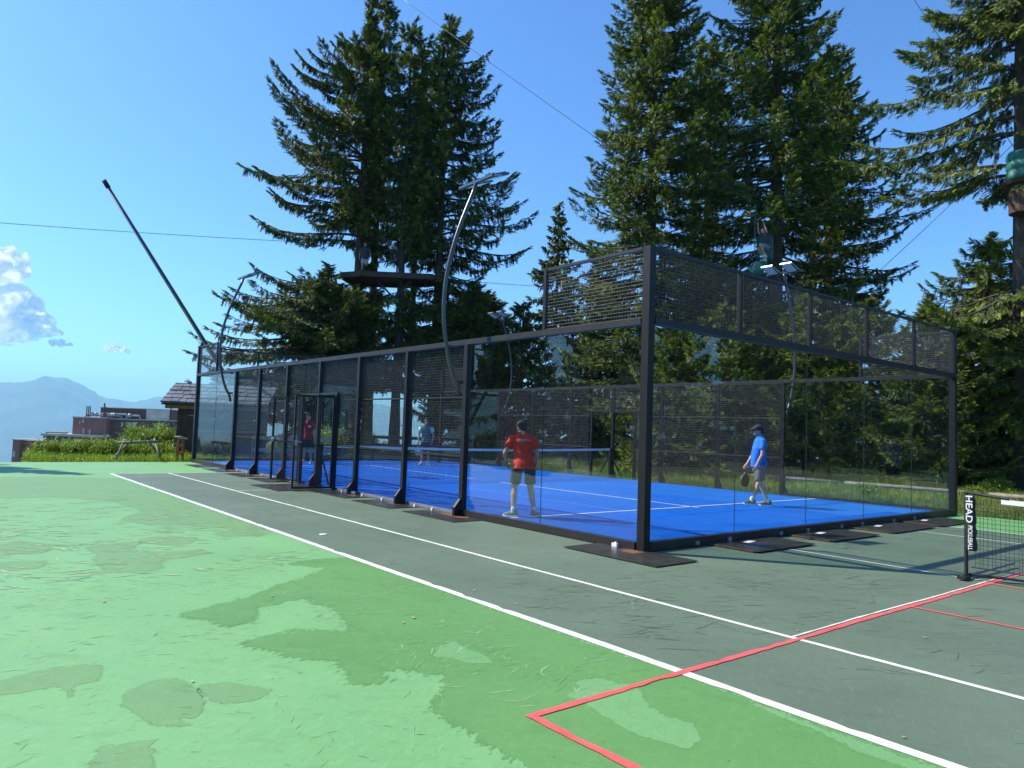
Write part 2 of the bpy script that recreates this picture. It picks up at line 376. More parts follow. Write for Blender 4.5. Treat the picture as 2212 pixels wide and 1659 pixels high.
def rough_poly(pts, amp=.05, seg=.12, seed=0):
    out = []; n = len(pts)
    for i in range(n):
        a = Vector((*pts[i], 0)); c = Vector((*pts[(i + 1) % n], 0)); L = (c - a).length; k = max(1, int(L / seg))
        nrm = Vector((-(c - a).y, (c - a).x, 0)).normalized() if L > 0 else Vector((0, 0, 0))
        for q in range(k):
            t = q / k; p = a.lerp(c, t); w = math.sin(math.pi * t) ** .4 if t > 0 else 0
            p = p + nrm * noise.noise(p * 3.1 + Vector((seed, 7, 0))) * amp * 1.3 + nrm * noise.noise(p * 11 + Vector((seed, 1, 0))) * amp * .7
            out.append((p.x, p.y))
    return out
OL = [
 [(-9.5, 9.9), (-8.13, 9.76), (-6.21, 9.25), (-5.4, 9.25), (-4.84, 8.71), (-4.61, 8.04), (-4.49, 6.95), (-4.46, 6.4), (-4.83, 6.05), (-4.96, 5.53), (-4.76, 4.91), (-4.4, 4.81), (-4.2, 4.45), (-3.78, 4.06), (-4.26, 3.77), (-4.19, 3.46), (-3.8, 3.3), (-3.55, 3.62), (-3.53, 4.79), (-3.53, 8.57), (-3.61, 13.46), (-4.98, 14.21), (-6.54, 14.35), (-9.6, 14.46)],
 [(-5.78, 3.25), (-5.66, 3.43), (-5.34, 3.49), (-5.23, 3.36), (-5.35, 3.13), (-5.42, 2.88), (-5.33, 2.7), (-5.06, 2.63), (-4.78, 2.56), (-4.69, 2.31), (-4.93, 2.24), (-5.25, 2.15), (-5.35, 2.03), (-5.37, 1.71), (-5.57, 1.5), (-5.71, 1.63), (-5.94, 1.71), (-5.84, 1.85), (-5.85, 2.07), (-5.84, 2.41), (-5.77, 2.74)],
 [(-5.17, 3.64), (-4.89, 3.84), (-4.62, 3.63), (-4.58, 3.36), (-4.77, 3.06), (-4.99, 3.09), (-5.21, 3.35)],
 [(-7.09, 2.9), (-6.65, 2.73), (-6.5, 2.7), (-6.27, 2.64), (-6.29, 2.31), (-6.39, 2.21), (-6.57, 2.2), (-6.69, 2.17), (-7.1, 2.34)],
 [(-6.9, 4.05), (-6.57, 3.96), (-6.29, 3.96), (-6.16, 3.82), (-6.12, 3.38), (-6.25, 3.11), (-6.46, 3.16), (-6.62, 3.18), (-6.93, 3.34)],
 [(-7.16, -1.13), (-6.92, -1.24), (-6.79, -1.18), (-6.64, -1.14), (-6.48, -1.18), (-6.41, -1.25), (-6.45, -1.4), (-6.49, -1.52), (-6.59, -1.54), (-6.64, -1.71), (-6.65, -1.62), (-6.67, -1.51), (-6.79, -1.5), (-6.87, -1.52), (-6.94, -1.47), (-7.17, -1.36)],
 [(-6.61, -2.49), (-6.53, -2.5), (-6.42, -2.54), (-6.49, -2.82), (-6.53, -2.98), (-6.73, -2.93), (-6.68, -2.66)],
 [(-6.35, -1.77), (-6.23, -1.67), (-6.11, -1.71), (-6.07, -1.92), (-6.07, -2.12), (-6.13, -2.3), (-6.19, -2.37), (-6.26, -2.31), (-6.22, -2.46), (-6.35, -2.37), (-6.4, -2.17), (-6.42, -2.01), (-6.4, -1.84)],
 [(-6.02, -1.92), (-5.88, -1.96), (-5.79, -2.07), (-5.72, -2.19), (-5.81, -2.29), (-5.94, -2.27), (-6.03, -2.18), (-6.03, -2.08)]]
patches('faded_paint_patches', [rough_poly(P, .05, .06, k) for k, P in enumerate(OL[:1])] + [rough_poly(P, .02, .03, k) for k, P in enumerate(OL[1:])], C_OLIVE, .0011)
MED = [(-3.52, 1.35), (-3.52, -9.5), (-6.0, -9.5), (-5.6, -5.2), (-5.15, -3.86), (-5.11, -3.73), (-5.1, -3.48), (-5.11, -3.18), (-5.12, -2.98), (-5.0, -2.85), (-4.84, -2.7), (-4.73, -2.52), (-4.82, -2.43), (-4.92, -2.29), (-5.02, -2.23), (-5.13, -2.46), (-5.28, -2.35), (-5.2, -2.11), (-5.17, -1.92), (-5.32, -1.8), (-5.4, -1.69), (-5.44, -1.48), (-5.55, -1.26), (-5.48, -1.18), (-5.33, -1.19), (-5.17, -1.13), (-4.95, -1.27), (-4.84, -1.39), (-4.69, -1.07), (-4.59, -.66), (-4.66, -.41), (-4.63, -.2), (-4.73, -.21), (-4.89, -.27), (-5.14, -.3), (-5.23, -.55), (-5.34, -.74), (-5.53, -.79), (-5.52, -.54), (-5.67, -.41), (-5.68, -.25), (-5.38, -.13), (-5.06, .02), (-4.68, .34), (-4.35, .53), (-3.94, .93), (-4.21, 1.28), (-3.96, 1.38)]
patches('leaf_green_repaint', [rough_poly(MED, .025, .05, 3)], C_MED, .0014, .035)
P11 = [(-4.44, -2.0), (-4.3, -1.98), (-4.32, -2.21), (-4.32, -2.35), (-4.37, -2.52), (-4.5, -2.42), (-4.54, -2.29), (-4.61, -2.18)]
P12 = [(-4.15, -3.07), (-4.0, -3.11), (-3.92, -3.34), (-4.09, -3.58), (-4.12, -3.73), (-4.07, -3.88), (-4.21, -4.03), (-4.36, -4.06), (-4.37, -3.93), (-4.42, -3.82), (-4.39, -3.58), (-4.37, -3.36), (-4.36, -3.19), (-4.2, -3.15)]
P13 = [(-3.54, -3.9), (-3.60, -4.3), (-3.66, -4.6), (-3.62, -5.0), (-3.54, -5.3)]
patches('mint_repaint', [rough_poly(P, .02, .03, 9) for P in (P11, P12, P13)], C_MINT, .0022, .035)

# painted lines: edges broken where the paint has flaked
def line(bm, x0, y0, x1, y1, w, z, seg=.09, wear=.25, mi=0, jit=.12):
    a = Vector((x0, y0, z)); c = Vector((x1, y1, z)); L = (c - a).length; n = max(2, int(L / seg)); d = (c - a) / L; s = Vector((-d.y, d.x, 0))
    pl, pr = [], []
    for i in range(n + 1):
        p = a + d * L * i / n
        wl = w / 2 * (1 + jit * noise.noise(p * 9)); wr = w / 2 * (1 + jit * noise.noise(p * 9 + Vector((5, 5, 5))))
        g = noise.noise(p * 1.3 + Vector((2, 0, 0)))
        if g > .25 and random.random() < wear: wl *= random.uniform(.3, .9)
        if g < -.25 and random.random() < wear: wr *= random.uniform(.3, .9)
        wob = s * .012 * noise.noise(p * .6)
        pl.append(p + s * wl + wob); pr.append(p - s * wr + wob)
    for i in range(n): bm.poly([pr[i], pr[i + 1], pl[i + 1], pl[i]], mi)
b = MB()
line(b, -3.45, -9, -3.45, 15.0, .085, .0042)
line(b, -2.06, -9, -2.06, 15.0, .055, .0042)
line(b, -3.4, 14.99, 7.5, 14.99, .05, .0052)
line(b, 6.17, -9, 6.17, -.06, .05, .0042); line(b, 7.54, -9, 7.54, -.06, .05, .0042)
line(b, 2.055, -3.26, 2.055, -.06, .05, .0042)
line(b, -2.03, -3.262, 6.15, -3.262, .022, .0052, wear=.7, jit=.5)
line(b, -2.03, 9.5, -.05, 9.5, .045, .0052)
put(b.build('white_court_lines', C_WHITE), 'white_court_lines', kind='structure')
b = MB()
line(b, -4.76, -3.32, 9.0, -3.32, .052, .0062, jit=.3, wear=.4)
line(b, -4.73, -3.30, -4.73, -9.4, .055, .0070, jit=.3, wear=.4)
line(b, -.09, -3.33, -.09, -9.4, .04, .0070, jit=.3, wear=.4)
line(b, 1.93, -3.33, 1.93, -9.4, .045, .0070, jit=.3, wear=.4); line(b, 4.1, -3.33, 4.1, -9.4, .045, .0070)
put(b.build('red_court_lines', C_RED), 'red_court_lines', kind='structure')

# scrapes left by a blade and by tyres: curved slivers in loose rows
b = MB()
def scuff(x, y, ang, L, w, mi, z):
    n = 5; bend = random.uniform(-.5, .5); p = Vector((x, y, z)); pts = []; a = ang
    for i in range(n + 1):
        t = i / n; pts.append((p.copy(), a, w * math.sin(math.pi * min(max(t, .04), .96)) * random.uniform(.6, 1.2)))
        a += bend / n; p = p + Vector((math.cos(a), math.sin(a), 0)) * L / n
    for i in range(n):
        (p0, a0, w0), (p1, a1, w1) = pts[i], pts[i + 1]
        s0 = Vector((-math.sin(a0), math.cos(a0), 0)) * w0 / 2; s1 = Vector((-math.sin(a1), math.cos(a1), 0)) * w1 / 2
        b.poly([p0 - s0, p1 - s1, p1 + s1, p0 + s0], mi + (2 if x > -3.4 else 0))
zc = 0
def scuffs(n, x0, x1, y0, y1, ang, lmin, lmax, wmax, pl=.6):
    global zc
    cl = []
    for k in range(max(3, n // 9)): cl.append((random.uniform(x0, x1), random.uniform(y0, y1), ang + random.gauss(0, .25)))
    for k in range(n):
        c = random.choice(cl); dx, dy = random.gauss(0, .35), random.gauss(0, .1)
        x = c[0] + dx * math.cos(c[2] + .9) ; y = c[1] + dx * math.sin(c[2] + .9) + dy
        if not (x0 < x < x1 and y0 < y < y1): continue
        zc = (zc + 1) % 400
        scuff(x, y, c[2] + random.gauss(0, .42), random.uniform(lmin, lmax), random.uniform(.003, wmax), 0 if random.random() < pl else 1, .0027 + zc * 2.5e-6)
scuffs(420, -7.2, -3.6, -5, -1.2, -.45, .015, .08, .005, .7)
scuffs(420, -7.2, -3.6, -1.2, 1.5, -.45, .03, .14, .010, .6)
scuffs(160, -7.2, -3.6, -4, 1.5, .6, .02, .12, .005, .6)
scuffs(1500, -9, -3.6, 1.3, 9, -.5, .06, .34, .040, .85)
scuffs(600, -3.3, 3.5, -6.5, .0, -.6, .05, .35, .016, .6)
scuffs(260, -3.3, 6, -3.2, -.9, -.2, .1, .6, .012, .75)
scuffs(160, -3.3, -.8, 0, 8, .9, .05, .25, .012, .6)
scuffs(260, -5.0, -3.6, -3.3, 0.2, .2, .05, .22, .012, .75)
put(b.build('paint_scrapes', [C_SCL, C_SCD, C_SCG, C_SCK]), 'paint_scrapes', kind='structure')

# fallen leaves and grit (small bent slivers)
def litter(name, m, pts, smin, smax, z0):
    b = MB()
    for x, y in pts:
        s = random.uniform(smin, smax); a = random.uniform(0, 6.28); P = []
        for k in range(6):
            t = a + k * 1.047; r = s * (1 if k % 3 else .55) * random.uniform(.8, 1.1)
            P.append((x + r * math.cos(t), y + r * math.sin(t), z0 + .002 + random.uniform(0, .5) * s * .4))
        for k in range(1, 5): b.poly([P[0], P[k], P[k + 1]])
    return put(b.build(name, m), name, kind='stuff')
M_['dryleaf'] = mat('dry_yellow_leaf', (.42, .30, .08), .7, 0, .4, 30)
M_['grit'] = mat('dark_grit', (.05, .05, .045), .9, 0, .3, 30)
M_['petal'] = mat('pale_leaf_bits', (.25, .33, .42), .7, 0, .3, 30)
o = litter('fallen_leaves', M_['dryleaf'], [(-3.31, -4.62), (-3.24, -.75), (-3.23, -1.36), (-4.41, .99), (-4.9, -.05), (-3.05, 3.9)] + [(random.uniform(-3, 5), random.uniform(-5, -1)) for _ in range(16)] + [(random.uniform(-6.5, -4), random.uniform(-3, 3)) for _ in range(5)], .008, .02, .008)
litter('grit', M_['grit'], [(random.uniform(-7.2, -3.5), random.uniform(-4.5, 1)) for _ in range(240)], .002, .005, .003)
litter('leaf_bits_on_turf', M_['petal'], [(random.uniform(.1, 9.9), abs(random.gauss(0, 1.6)) + .1) for _ in range(150)] + [(random.uniform(.1, 9.9), random.uniform(.1, 12)) for _ in range(120)], .005, .016, .064)

# ------------------------------------------------------------------ padel turf
def turfmat():
    m = bpy.data.materials.new('blue_turf'); m.use_nodes = True; nt = m.node_tree; b = nt.nodes['Principled BSDF']; b.inputs['Roughness'].default_value = .95; b.inputs['Specular IOR Level'].default_value = .08
    c = ramp(nt, nnoise(nt, .7, 6, .65), [(.3, (.001, .088, .46)), (.7, (.0015, .112, .56))])
    sand = ramp(nt, nnoise(nt, 5, 7, .85, stretch=(3, 1, 1), rot=.3), [(.62, (0, 0, 0)), (.74, (.35,) * 3)])
    c = mixc(nt, sand, c, (.02, .20, .62))
    g = ramp(nt, nnoise(nt, 150, 3, .8), [(.2, (.72,) * 3), (.8, (1.22,) * 3)]); c = mixc(nt, 1.0, c, g, 'MULTIPLY')
    nt.links.new(c, b.inputs['Base Color'])
    bp = nt.nodes.new('ShaderNodeBump'); bp.inputs['Strength'].default_value = .8; bp.inputs['Distance'].default_value = .01
    nt.links.new(nnoise(nt, 90, 4, .8), bp.inputs['Height']); nt.links.new(bp.outputs[0], b.inputs['Normal'])
    return m
b = MB(); b.box((.03, .03, .004), (9.97, 19.97, .06)); put(b.build('blue_turf', turfmat()), 'blue_turf', kind='structure')
C_SEAM = mat('turf_seam', (.02, .16, .62), .8)
b = MB()
for (x0, y0, x1, y1, w) in ((.1, 3.05, 9.95, 3.05, .05), (.1, 16.95, 9.95, 16.95, .05), (5, 2.85, 5, 9.4, .05), (5, 10.6, 5, 17.15, .05)):
    line(b, x0, y0, x1, y1, w, .064, jit=.1, wear=.1)
for x in (2.0, 4.0, 6.0, 8.0): line(b, x, .1, x, 19.9, .012, .0625, mi=1, seg=.4)
put(b.build('turf_lines', [C_WHITE, C_SEAM]), 'turf_lines', kind='structure')

# ------------------------------------------------------------------ the cage
cage = thing('padel_cage', 'black steel padel court enclosure with glass walls and wire mesh around the blue turf', 'padel cage')
def wire_panel(axis, fix, u0, u1, z0, z1, step=.05, name='wire_mesh', parent=None, wv=.0032, wh=.004, sgn=1):
    """welded mesh: thin verticals and stouter horizontals; axis 'y': plane x=fix"""
    bm = MB()
    def P(u, z, off): return (fix + off, u, z) if axis == 'y' else (u, fix + off, z)
    nu = max(1, round((u1 - u0) / step)); nz = max(1, round((z1 - z0) / step))
    for i in range(nu + 1):
        u = u0 + (u1 - u0) * i / nu; a = P(u - wv / 2, z0, -wv / 2); c = P(u + wv / 2, z1, wv / 2); bm.box(tuple(map(min, a, c)), tuple(map(max, a, c)))
    for i in range(nz + 1):
        z = z0 + (z1 - z0) * i / nz; a = P(u0, z - wh / 2, sgn * (wv / 2 + .0005)); c = P(u1, z + wh / 2, sgn * (wv / 2 + .0005 + wh)); bm.box(tuple(map(min, a, c)), tuple(map(max, a, c)), 1)
    return bm.build(name, [M_['wire'], M_['wiresunlit' if axis == 'y' and (fix > 5 or z0 > 3) else 'wireh']], parent or cage)  # far and upper side panels take the bars with sunlight in their colour
def glass_panel(axis, fix, u0, u1, z0, z1, sgn):
    bm = MB(); t = .006
    if axis == 'y': bm.box((fix - t, u0 + .0015, z0), (fix + t, u1 - .0015, z1))
    else: bm.box((u0 + .0015, fix - t, z0), (u1 - .0015, fix + t, z1))
    o = bm.build('glass_panel', [M_['glass'], M_['glassedge']], cage)
    # the narrow faces of the pane look green
    for p in o.data.polygons:
        n = p.normal
        big = abs(n.x) > .9 if axis == 'y' else abs(n.y) > .9
        p.material_index = 0 if big else 1
    # clip joining two panes at mid height
    return o
def clip(axis, fix, u, z=1.5, sgn=1):
    bm = MB(); o = sgn * .012
    for du in (-.07, .045):
        if axis == 'y': bm.box((fix + o - .004, u + du, z - .035), (fix + o + .004, u + du + .025, z + .035)); bm.box((fix + o - .004, u - .045, z - .012), (fix + o + .004, u + .045, z + .012))
        else: bm.box((u + du, fix + o - .004, z - .035), (u + du + .025, fix + o + .004, z + .035)); bm.box((u - .045, fix + o - .003, z - .012), (u + .045, fix + o + .003, z + .012))
        break
    if axis == 'y': bm.box((fix + o - .004, u + .045, z - .035), (fix + o + .004, u + .07, z + .035))
    else: bm.box((u + .045, fix + o - .004, z - .035), (u + .07, fix + o + .004, z + .035))
    bm.build('glass_clip', M_['chrome'], cage)
def post(x, y, z0, z1, w=.10, out=None, name='post', foot=False):
    bm = MB(); bm.box((x - w / 2, y - w / 2, z0), (x + w / 2, y + w / 2, z1))
    if foot and out:
        ox, oy = out; s = w / 2
        if ox:
            e = x + ox * (s + .13); a = x + ox * s
            for yy in (y - .035, y + .025):
                bm.rings([[(a, yy, 0), (e, yy, 0), (e, yy, .16), (a + ox * .02, yy, .30), (a, yy, .30)], [(a, yy + .01, 0), (e, yy + .01, 0), (e, yy + .01, .16), (a + ox * .02, yy + .01, .30), (a, yy + .01, .30)]])
            bm.poly([(e, y - .035, .0), (e, y + .035, 0), (e, y + .035, .16), (e, y - .035, .16)])
            bm.poly([(e, y - .035, .16), (e, y + .035, .16), (a + ox * .02, y + .035, .30), (a + ox * .02, y - .035, .30)])
        else:
            bm.box((x - .035, y + oy * s if oy > 0 else y - s - .12, 0), (x + .035, y + s + .12 if oy > 0 else y - s, .15))
    return bm.build(name, M_['post'], cage)
for side, sx in ((0.0, -1), (10.0, 1)):
    for y in (4, 6, 8, 10, 12, 14, 16):
        post(side + sx * .05, y, 0, 2.96, .09 if y not in (4, 16) else .10, (sx, 0), foot=True)
    post(side + sx * .05, 9.06, 0, 2.16, .08, name='gate_post'); post(side + sx * .05, 10.96, 0, 2.16, .08, name='gate_post')
    for y in (0.0, 20.0): post(side + sx * .03, y + (-.03 if y == 0 else .03), 0, 4.0, .12, name='corner_post')
    for y in (2.0, 18.0): post(side + sx * .05, y, 3.06, 4.0, .06, name='upper_post')
    # beams along the sides
    bm = MB(); bm.box((side + sx * .05 - .045, .045, 2.96), (side + sx * .05 + .045, 19.955, 3.05)); bm.build('top_beam', M_['beam'], cage)
    for (a, c) in ((.06, 3.95), (16.05, 19.94)):
        bm = MB(); bm.box((side + sx * .05 - .045, a, .012), (side + sx * .05 + .045, c, .115)); bm.build('bottom_beam', M_['beam'], cage)
    for (a, c) in ((.06, 1.97), (18.03, 19.94)):
        bm = MB(); bm.box((side + sx * .05 - .02, a, 3.96), (side + sx * .05 + .02, c, 4.0)); bm.build('upper_rail', M_['beam'], cage)
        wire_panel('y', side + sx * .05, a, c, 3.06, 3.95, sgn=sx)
    for (a, c) in ((.05, 2.0), (2.0, 3.95), (16.05, 18.0), (18.0, 19.95)): glass_panel('y', side + sx * .02, a, c, .116, 2.955, sx)
    for u in (2.0, 18.0): clip('y', side + sx * .02, u, 1.5, -1)
    for (a, c) in ((4, 6), (6, 8), (12, 14), (14, 16)):
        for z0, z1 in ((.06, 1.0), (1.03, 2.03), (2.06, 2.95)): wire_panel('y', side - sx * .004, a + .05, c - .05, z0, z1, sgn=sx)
    for (a, c) in ((8, 9.02), (11.0, 12)):
        for z0, z1 in ((.06, 1.0), (1.03, 2.03), (2.06, 2.95)): wire_panel('y', side - sx * .004, a + .05, c - .01, z0, z1, sgn=sx)
    wire_panel('y', side - sx * .004, 9.03, 9.95, 2.22, 2.95, sgn=sx); wire_panel('y', side - sx * .004, 10.05, 10.98, 2.22, 2.95, sgn=sx)
    for z in (1.015, 2.045):
        for (a, c) in ((4, 6), (6, 8), (8, 9.02), (11.0, 12), (12, 14), (14, 16)):
            bm = MB(); bm.box((side + sx * .012 - .015, a + .045, z - .012), (side + sx * .012 + .015, c - .045, z + .012)); bm.build('mid_rail', M_['beam'], cage)
    bm = MB(); bm.box((side + sx * .05 - .035, 9.0, 2.165), (side + sx * .05 + .035, 9.955, 2.215)); bm.box((side + sx * .05 - .035, 10.045, 2.165), (side + sx * .05 + .035, 11.02, 2.215)); bm.build('gate_lintel', M_['beam'], cage)
    bm = MB(); bm.box((side + sx * .01 - .01, 4.05, .014), (side + sx * .01 + .01, 9.0, .07)); bm.box((side + sx * .01 - .01, 11.0, .014), (side + sx * .01 + .01, 15.95, .07)); bm.build('ground_angle', M_['galv'] if sx < 0 else M_['beam'], cage)
    # dark base plates bolted under the posts
    for yc, hl, wd in ((4.15, .80, .68), (6.15, .75, .68), (8.2, .88, .62), (10.0, .85, 1.30), (12.1, .7, .7), (13.9, .65, .72), (15.9, .78, .72), (17.9, .7, .7)):
        bm = MB(); x0, x1 = (side - wd, side + .02) if sx < 0 else (side - .02, side + min(wd, .3)); bm.box((x0, yc - hl, .004), (x1, yc + hl, .0125))
        if sx < 0 and yc < 17:
            for k in range(5):
                r0 = random.uniform(.05, .22); cx, cy = side - .12 + random.uniform(-.1, .05), yc + random.uniform(-.4, .1)
                bm.poly([(cx + r0 * (1 + .4 * random.random()) * math.cos(t) * .5, cy + r0 * math.sin(t), .0135 + k * .0006) for t in [i * .52 for i in range(12)]], 1)
        bm.build('base_plate', [M_['plate'], M_['rust']], cage)
    for yc in (4.9, 5.5, 6.75, 7.6, 8.55, 11.4, 12.6, 13.4, 14.6, 15.4):
        bm = MB(); bm.box((side + sx * .07 - .022, yc - .026, .012), (side + sx * .07 + .022, yc + .026, .045)); bm.box((side + sx * .07 - .010, yc - .014, .045), (side + sx * .07 + .014, yc + .004, .062)); bm.build('edge_clamp', M_['whiteplastic'], cage)
for wy, sy in ((0.0, -1), (20.0, 1)):
    for x in (2, 4, 6, 8): post(x, wy + sy * .05, 3.065, 3.955, .06, name='upper_post')
    bm = MB(); bm.box((.04, wy + sy * .05 - .045, 2.96), (9.96, wy + sy * .05 + .045, 3.06)); bm.build('top_beam', M_['beam'], cage)
    bm = MB(); bm.box((.04, wy + sy * .05 - .045, .012), (9.96, wy + sy * .05 + .045, .13)); bm.build('bottom_beam', M_['beam'], cage)
    bm = MB(); bm.box((.04, wy + sy * .05 - .02, 3.96), (9.96, wy + sy * .05 + .02, 4.0)); bm.build('upper_rail', M_['beam'], cage)
    for k in range(5):
        glass_panel('x', wy + sy * .01, k * 2 + (.03 if k == 0 else 0), k * 2 + (1.97 if k == 4 else 2), .131, 2.955, sy)
        wire_panel('x', wy + sy * .05, k * 2 + .035, k * 2 + 1.965, 3.065, 3.955, sgn=sy)
    for x in (2, 4, 6, 8): clip('x', wy + sy * .01, x, 1.5, -1 if sy > 0 else 1)
    for (a, c) in ((1.3, 2.75), (3.3, 4.78), (5.3, 6.95), (7.25, 8.9)):
        bm = MB(); bm.box((a, wy + (-.86 if sy < 0 else 0), .0215), (c, wy + (0 if sy < 0 else .3), .030)); bm.box((a - .02, wy - .80 if sy < 0 else wy, .0125), (a + .015, wy + (-.08 if sy < 0 else .28), .029), 1)
        bm.poly([(a + .5, wy + sy * .28, .0325), (a + .75, wy + sy * .22, .0325), (a + .82, wy + sy * .30, .0325), (a + .55, wy + sy * .36, .0325)], 2)
        bm.build('base_plate', [M_['plate'], M_['rust'], M_['whiteplastic']], cage)
    for xx in (1.0, 1.75, 3.1, 3.9, 5.0, 5.75, 7.0, 7.9): bm = MB(); bm.box((xx - .035, wy + sy * .10 - .02, .03), (xx + .035, wy + sy * .10 + .02, .085)); bm.build('edge_clamp', M_['galv'], cage)
bm = MB(); bm.box((-.75, -.85, .013), (.02, .70, .0205)); bm.box((-.34, -.15, .0215), (-.12, .12, .024), 1); bm.build('base_plate', [M_['plate'], M_['rust']], cage)
bm = MB(); bm.box((-.16, .31, .0215), (-.12, .40, .07)); bm.box((-.15, .33, .07), (-.13, .36, .085)); bm.build('edge_clamp', M_['whiteplastic'], cage)

# open gate leaves on the near side, each hinged on its gate post
def gate(hy, dx, dy, L=.95):
    d = Vector((dx, dy, 0)).normalized(); a = math.atan2(d.y, d.x)
    g = bpy.data.objects.new('gate', None); COL.objects.link(g); g.parent = cage; g.location = (-.05, hy, 0); g.rotation_euler = (0, 0, a); g.empty_display_size = .2
    bm = MB(); s = .022
    bm.box((.05, -s, .05), (.05 + .04, s, 2.12)); bm.box((L - .04, -s, .05), (L, s, 2.12))
    for z in (.05, 1.0, 2.08): bm.box((.09, -s, z), (L - .04, s, z + (.04 if z != 1.0 else .025)))
    bm.build('gate_frame', M_['post'], g)
    o = wire_panel('x', 0, .09, L - .04, .09, 2.08, parent=g)
    bm = MB(); bm.box((L - .08, -.05, 1.0), (L - .02, .05, 1.12)); bm.tube([(L - .05, .05, 1.08), (L - .05, .09, 1.08), (L - .16, .09, 1.08)], .01); bm.tube([(L - .05, -.05, 1.08), (L - .05, -.09, 1.08), (L - .16, -.09, 1.08)], .01); bm.build('handle', M_['galv'], g)
    bm = MB()
    for z in (.35, 1.8): bm.box((-.02, -.03, z), (.05, .03, z + .09))
    bm.build('hinge', M_['post'], g)
gate(9.06, -.95, .10); gate(10.96, -.40, .85)

# ------------------------------------------------------------------ padel net
net = thing('padel_net', 'black padel net with a white top band stretched across the blue turf inside the cage', 'net', (0, 10, .06))
def netz(x): return .88 + .06 * (2 * abs(x - 5) / 10) ** 2
bm = MB()
for k in range(40):
    x0, x1 = .08 + k * .246, .08 + (k + 1) * .246
    bm.rings([[(x0, -.006, netz(x0) - .06), (x0, .006, netz(x0) - .06), (x0, .006, netz(x0)), (x0, -.006, netz(x0))], [(x1, -.006, netz(x1) - .06), (x1, .006, netz(x1) - .06), (x1, .006, netz(x1)), (x1, -.006, netz(x1))]])
bm.build('top_band', M_['whitetape'], net)
bm = MB(); s = .0016
nx = int(9.84 / .045)
for i in range(nx + 1):
    x = .08 + 9.84 * i / nx; bm.box((x - s, -s, .01), (x + s, s, netz(x) - .06))
for j in range(18):
    z = .015 + j * .047
    if z < .83: bm.box((.08, s + .0005, z - s), (9.92, 3 * s + .0005, z + s))
bm.build('netting', M_['netcord'], net)
for x, sx in ((.04, 1), (9.96, -1)):
    bm = MB(); bm.box((x - .04, -.04, 0), (x + .04, .04, .96)); bm.build('net_post', M_['post'], net)
    bm = MB(); bm.bar((x, .04, .72), (x, .50, .02), .03); bm.bar((x, -.04, .72), (x, -.50, .02), .03); bm.build('brace', M_['post'], net)

# ------------------------------------------------------------------ floodlights on curved poles
def floodlight(x, y, sx, label):
    t = thing('floodlight', label, 'floodlight', (x, y, 0), 0, 'curved floodlights of the padel court')
    bm = MB(); pts = []
    for k in range(22):
        s = k / 21; z = 2.05 + s * 3.78; o = .10 + .42 * math.sin(math.pi * min(1, s * 1.02) ** .9) ** 1.0 - .18 * s ** 2.2
        if s < .1: o = .10 + (o - .10) * s / .1
        pts.append((sx * o, 0, z))
    bm.tube(pts, .036, 10); bm.bar((sx * .05, 0, 2.3), (sx * .22, 0, 2.3), .05); bm.bar((sx * .05, 0, 2.9), (pts[5][0], 0, 2.9), .03); bm.build('curved_pole', M_['polelight'], t, True)
    px = pts[-1][0]
    bm = MB(); bm.bar((px, -.50, 5.86), (px, .50, 5.86), .05, .05); bm.build('crossbar', M_['polelight'], t)
    for yy in (-.27, .27):
        rot = Matrix.Rotation(-sx * R(-22), 3, 'Y')
        c = Vector((px - sx * .22, yy, 5.93))
        def q(a, bb): return (tuple(c + Vector(a)), tuple(c + Vector(bb)))
        bm = MB(); bm.box(*q((-.20, -.16, -.012), (.20, .16, .03)), rot=rot, piv=c)
        for f in range(6): bm.box(*q((-.16 + f * .06, -.14, .031), (-.15 + f * .06, .14, .055)), rot=rot, piv=c)
        h = bm.build('lamp_head', M_['polelight'], t)
        bm = MB(); bm.box(*q((-.17, -.13, -.018), (.17, .13, -.0125)), rot=rot, piv=c); bm.build('lens', M_['led'], h)
        bm = MB(); bm.bar((px, yy - .17, 5.87), c + Vector((0, -.17, 0)), .02, .03); bm.bar((px, yy + .17, 5.87), c + Vector((0, .17, 0)), .02, .03); bm.build('bracket', M_['galv'], h)
    return t
floodlight(-.1, 4.0, -1, 'tallest curved black floodlight pole, on the near side beside the player in red')
floodlight(-.1, 16.0, -1, 'curved black floodlight pole on the near side next to the far end glass')
floodlight(10.1, 4.0, 1, 'curved floodlight pole on the far side with two white lamp faces before the big spruce')
floodlight(10.1, 16.0, 1, 'curved floodlight at the far end of the far side, almost lost in the dark trees')

# ------------------------------------------------------------------ pickleball net
pk = thing('pickleball_net', 'portable black pickleball net with white top tape and lettered end sleeve on the green court', 'net', (1.97, -3.08, .012))
bm = MB(); bm.tube([(0, 0, .02), (0, 0, .98)], .021, 10); bm.build('end_post', M_['blackrub'], pk)
bm = MB(); bm.cap((-.10, 0, .025), (.06, 0, .025), .024); bm.box((-.16, -.04, .004), (.03, .04, .035)); bm.build('foot_cap', M_['blackrub'], pk)
bm = MB(); bm.tube([(.03, 0, .03), (1.5, -.02, .045)], .017, 8); bm.build('foot_bar', M_['galv'], pk)
bm = MB(); bm.tube([(.02, -.02, .05), (.10, -.35, .05), (.35, -1.6, .045), (.6, -3.2, .045)], .014, 8); bm.build('base_bar', M_['blackrub'], pk)
def pkz(u): return .93 - .05 * math.sin(math.pi * u / 6.6)
bm = MB(); bm.tube([(0, .0, .975), (0, -.18, .955), (0, -.42, .935)], [.02, .018, .016], 8); bm.build('tape_strap', M_['blackrub'], pk)
bm = MB()
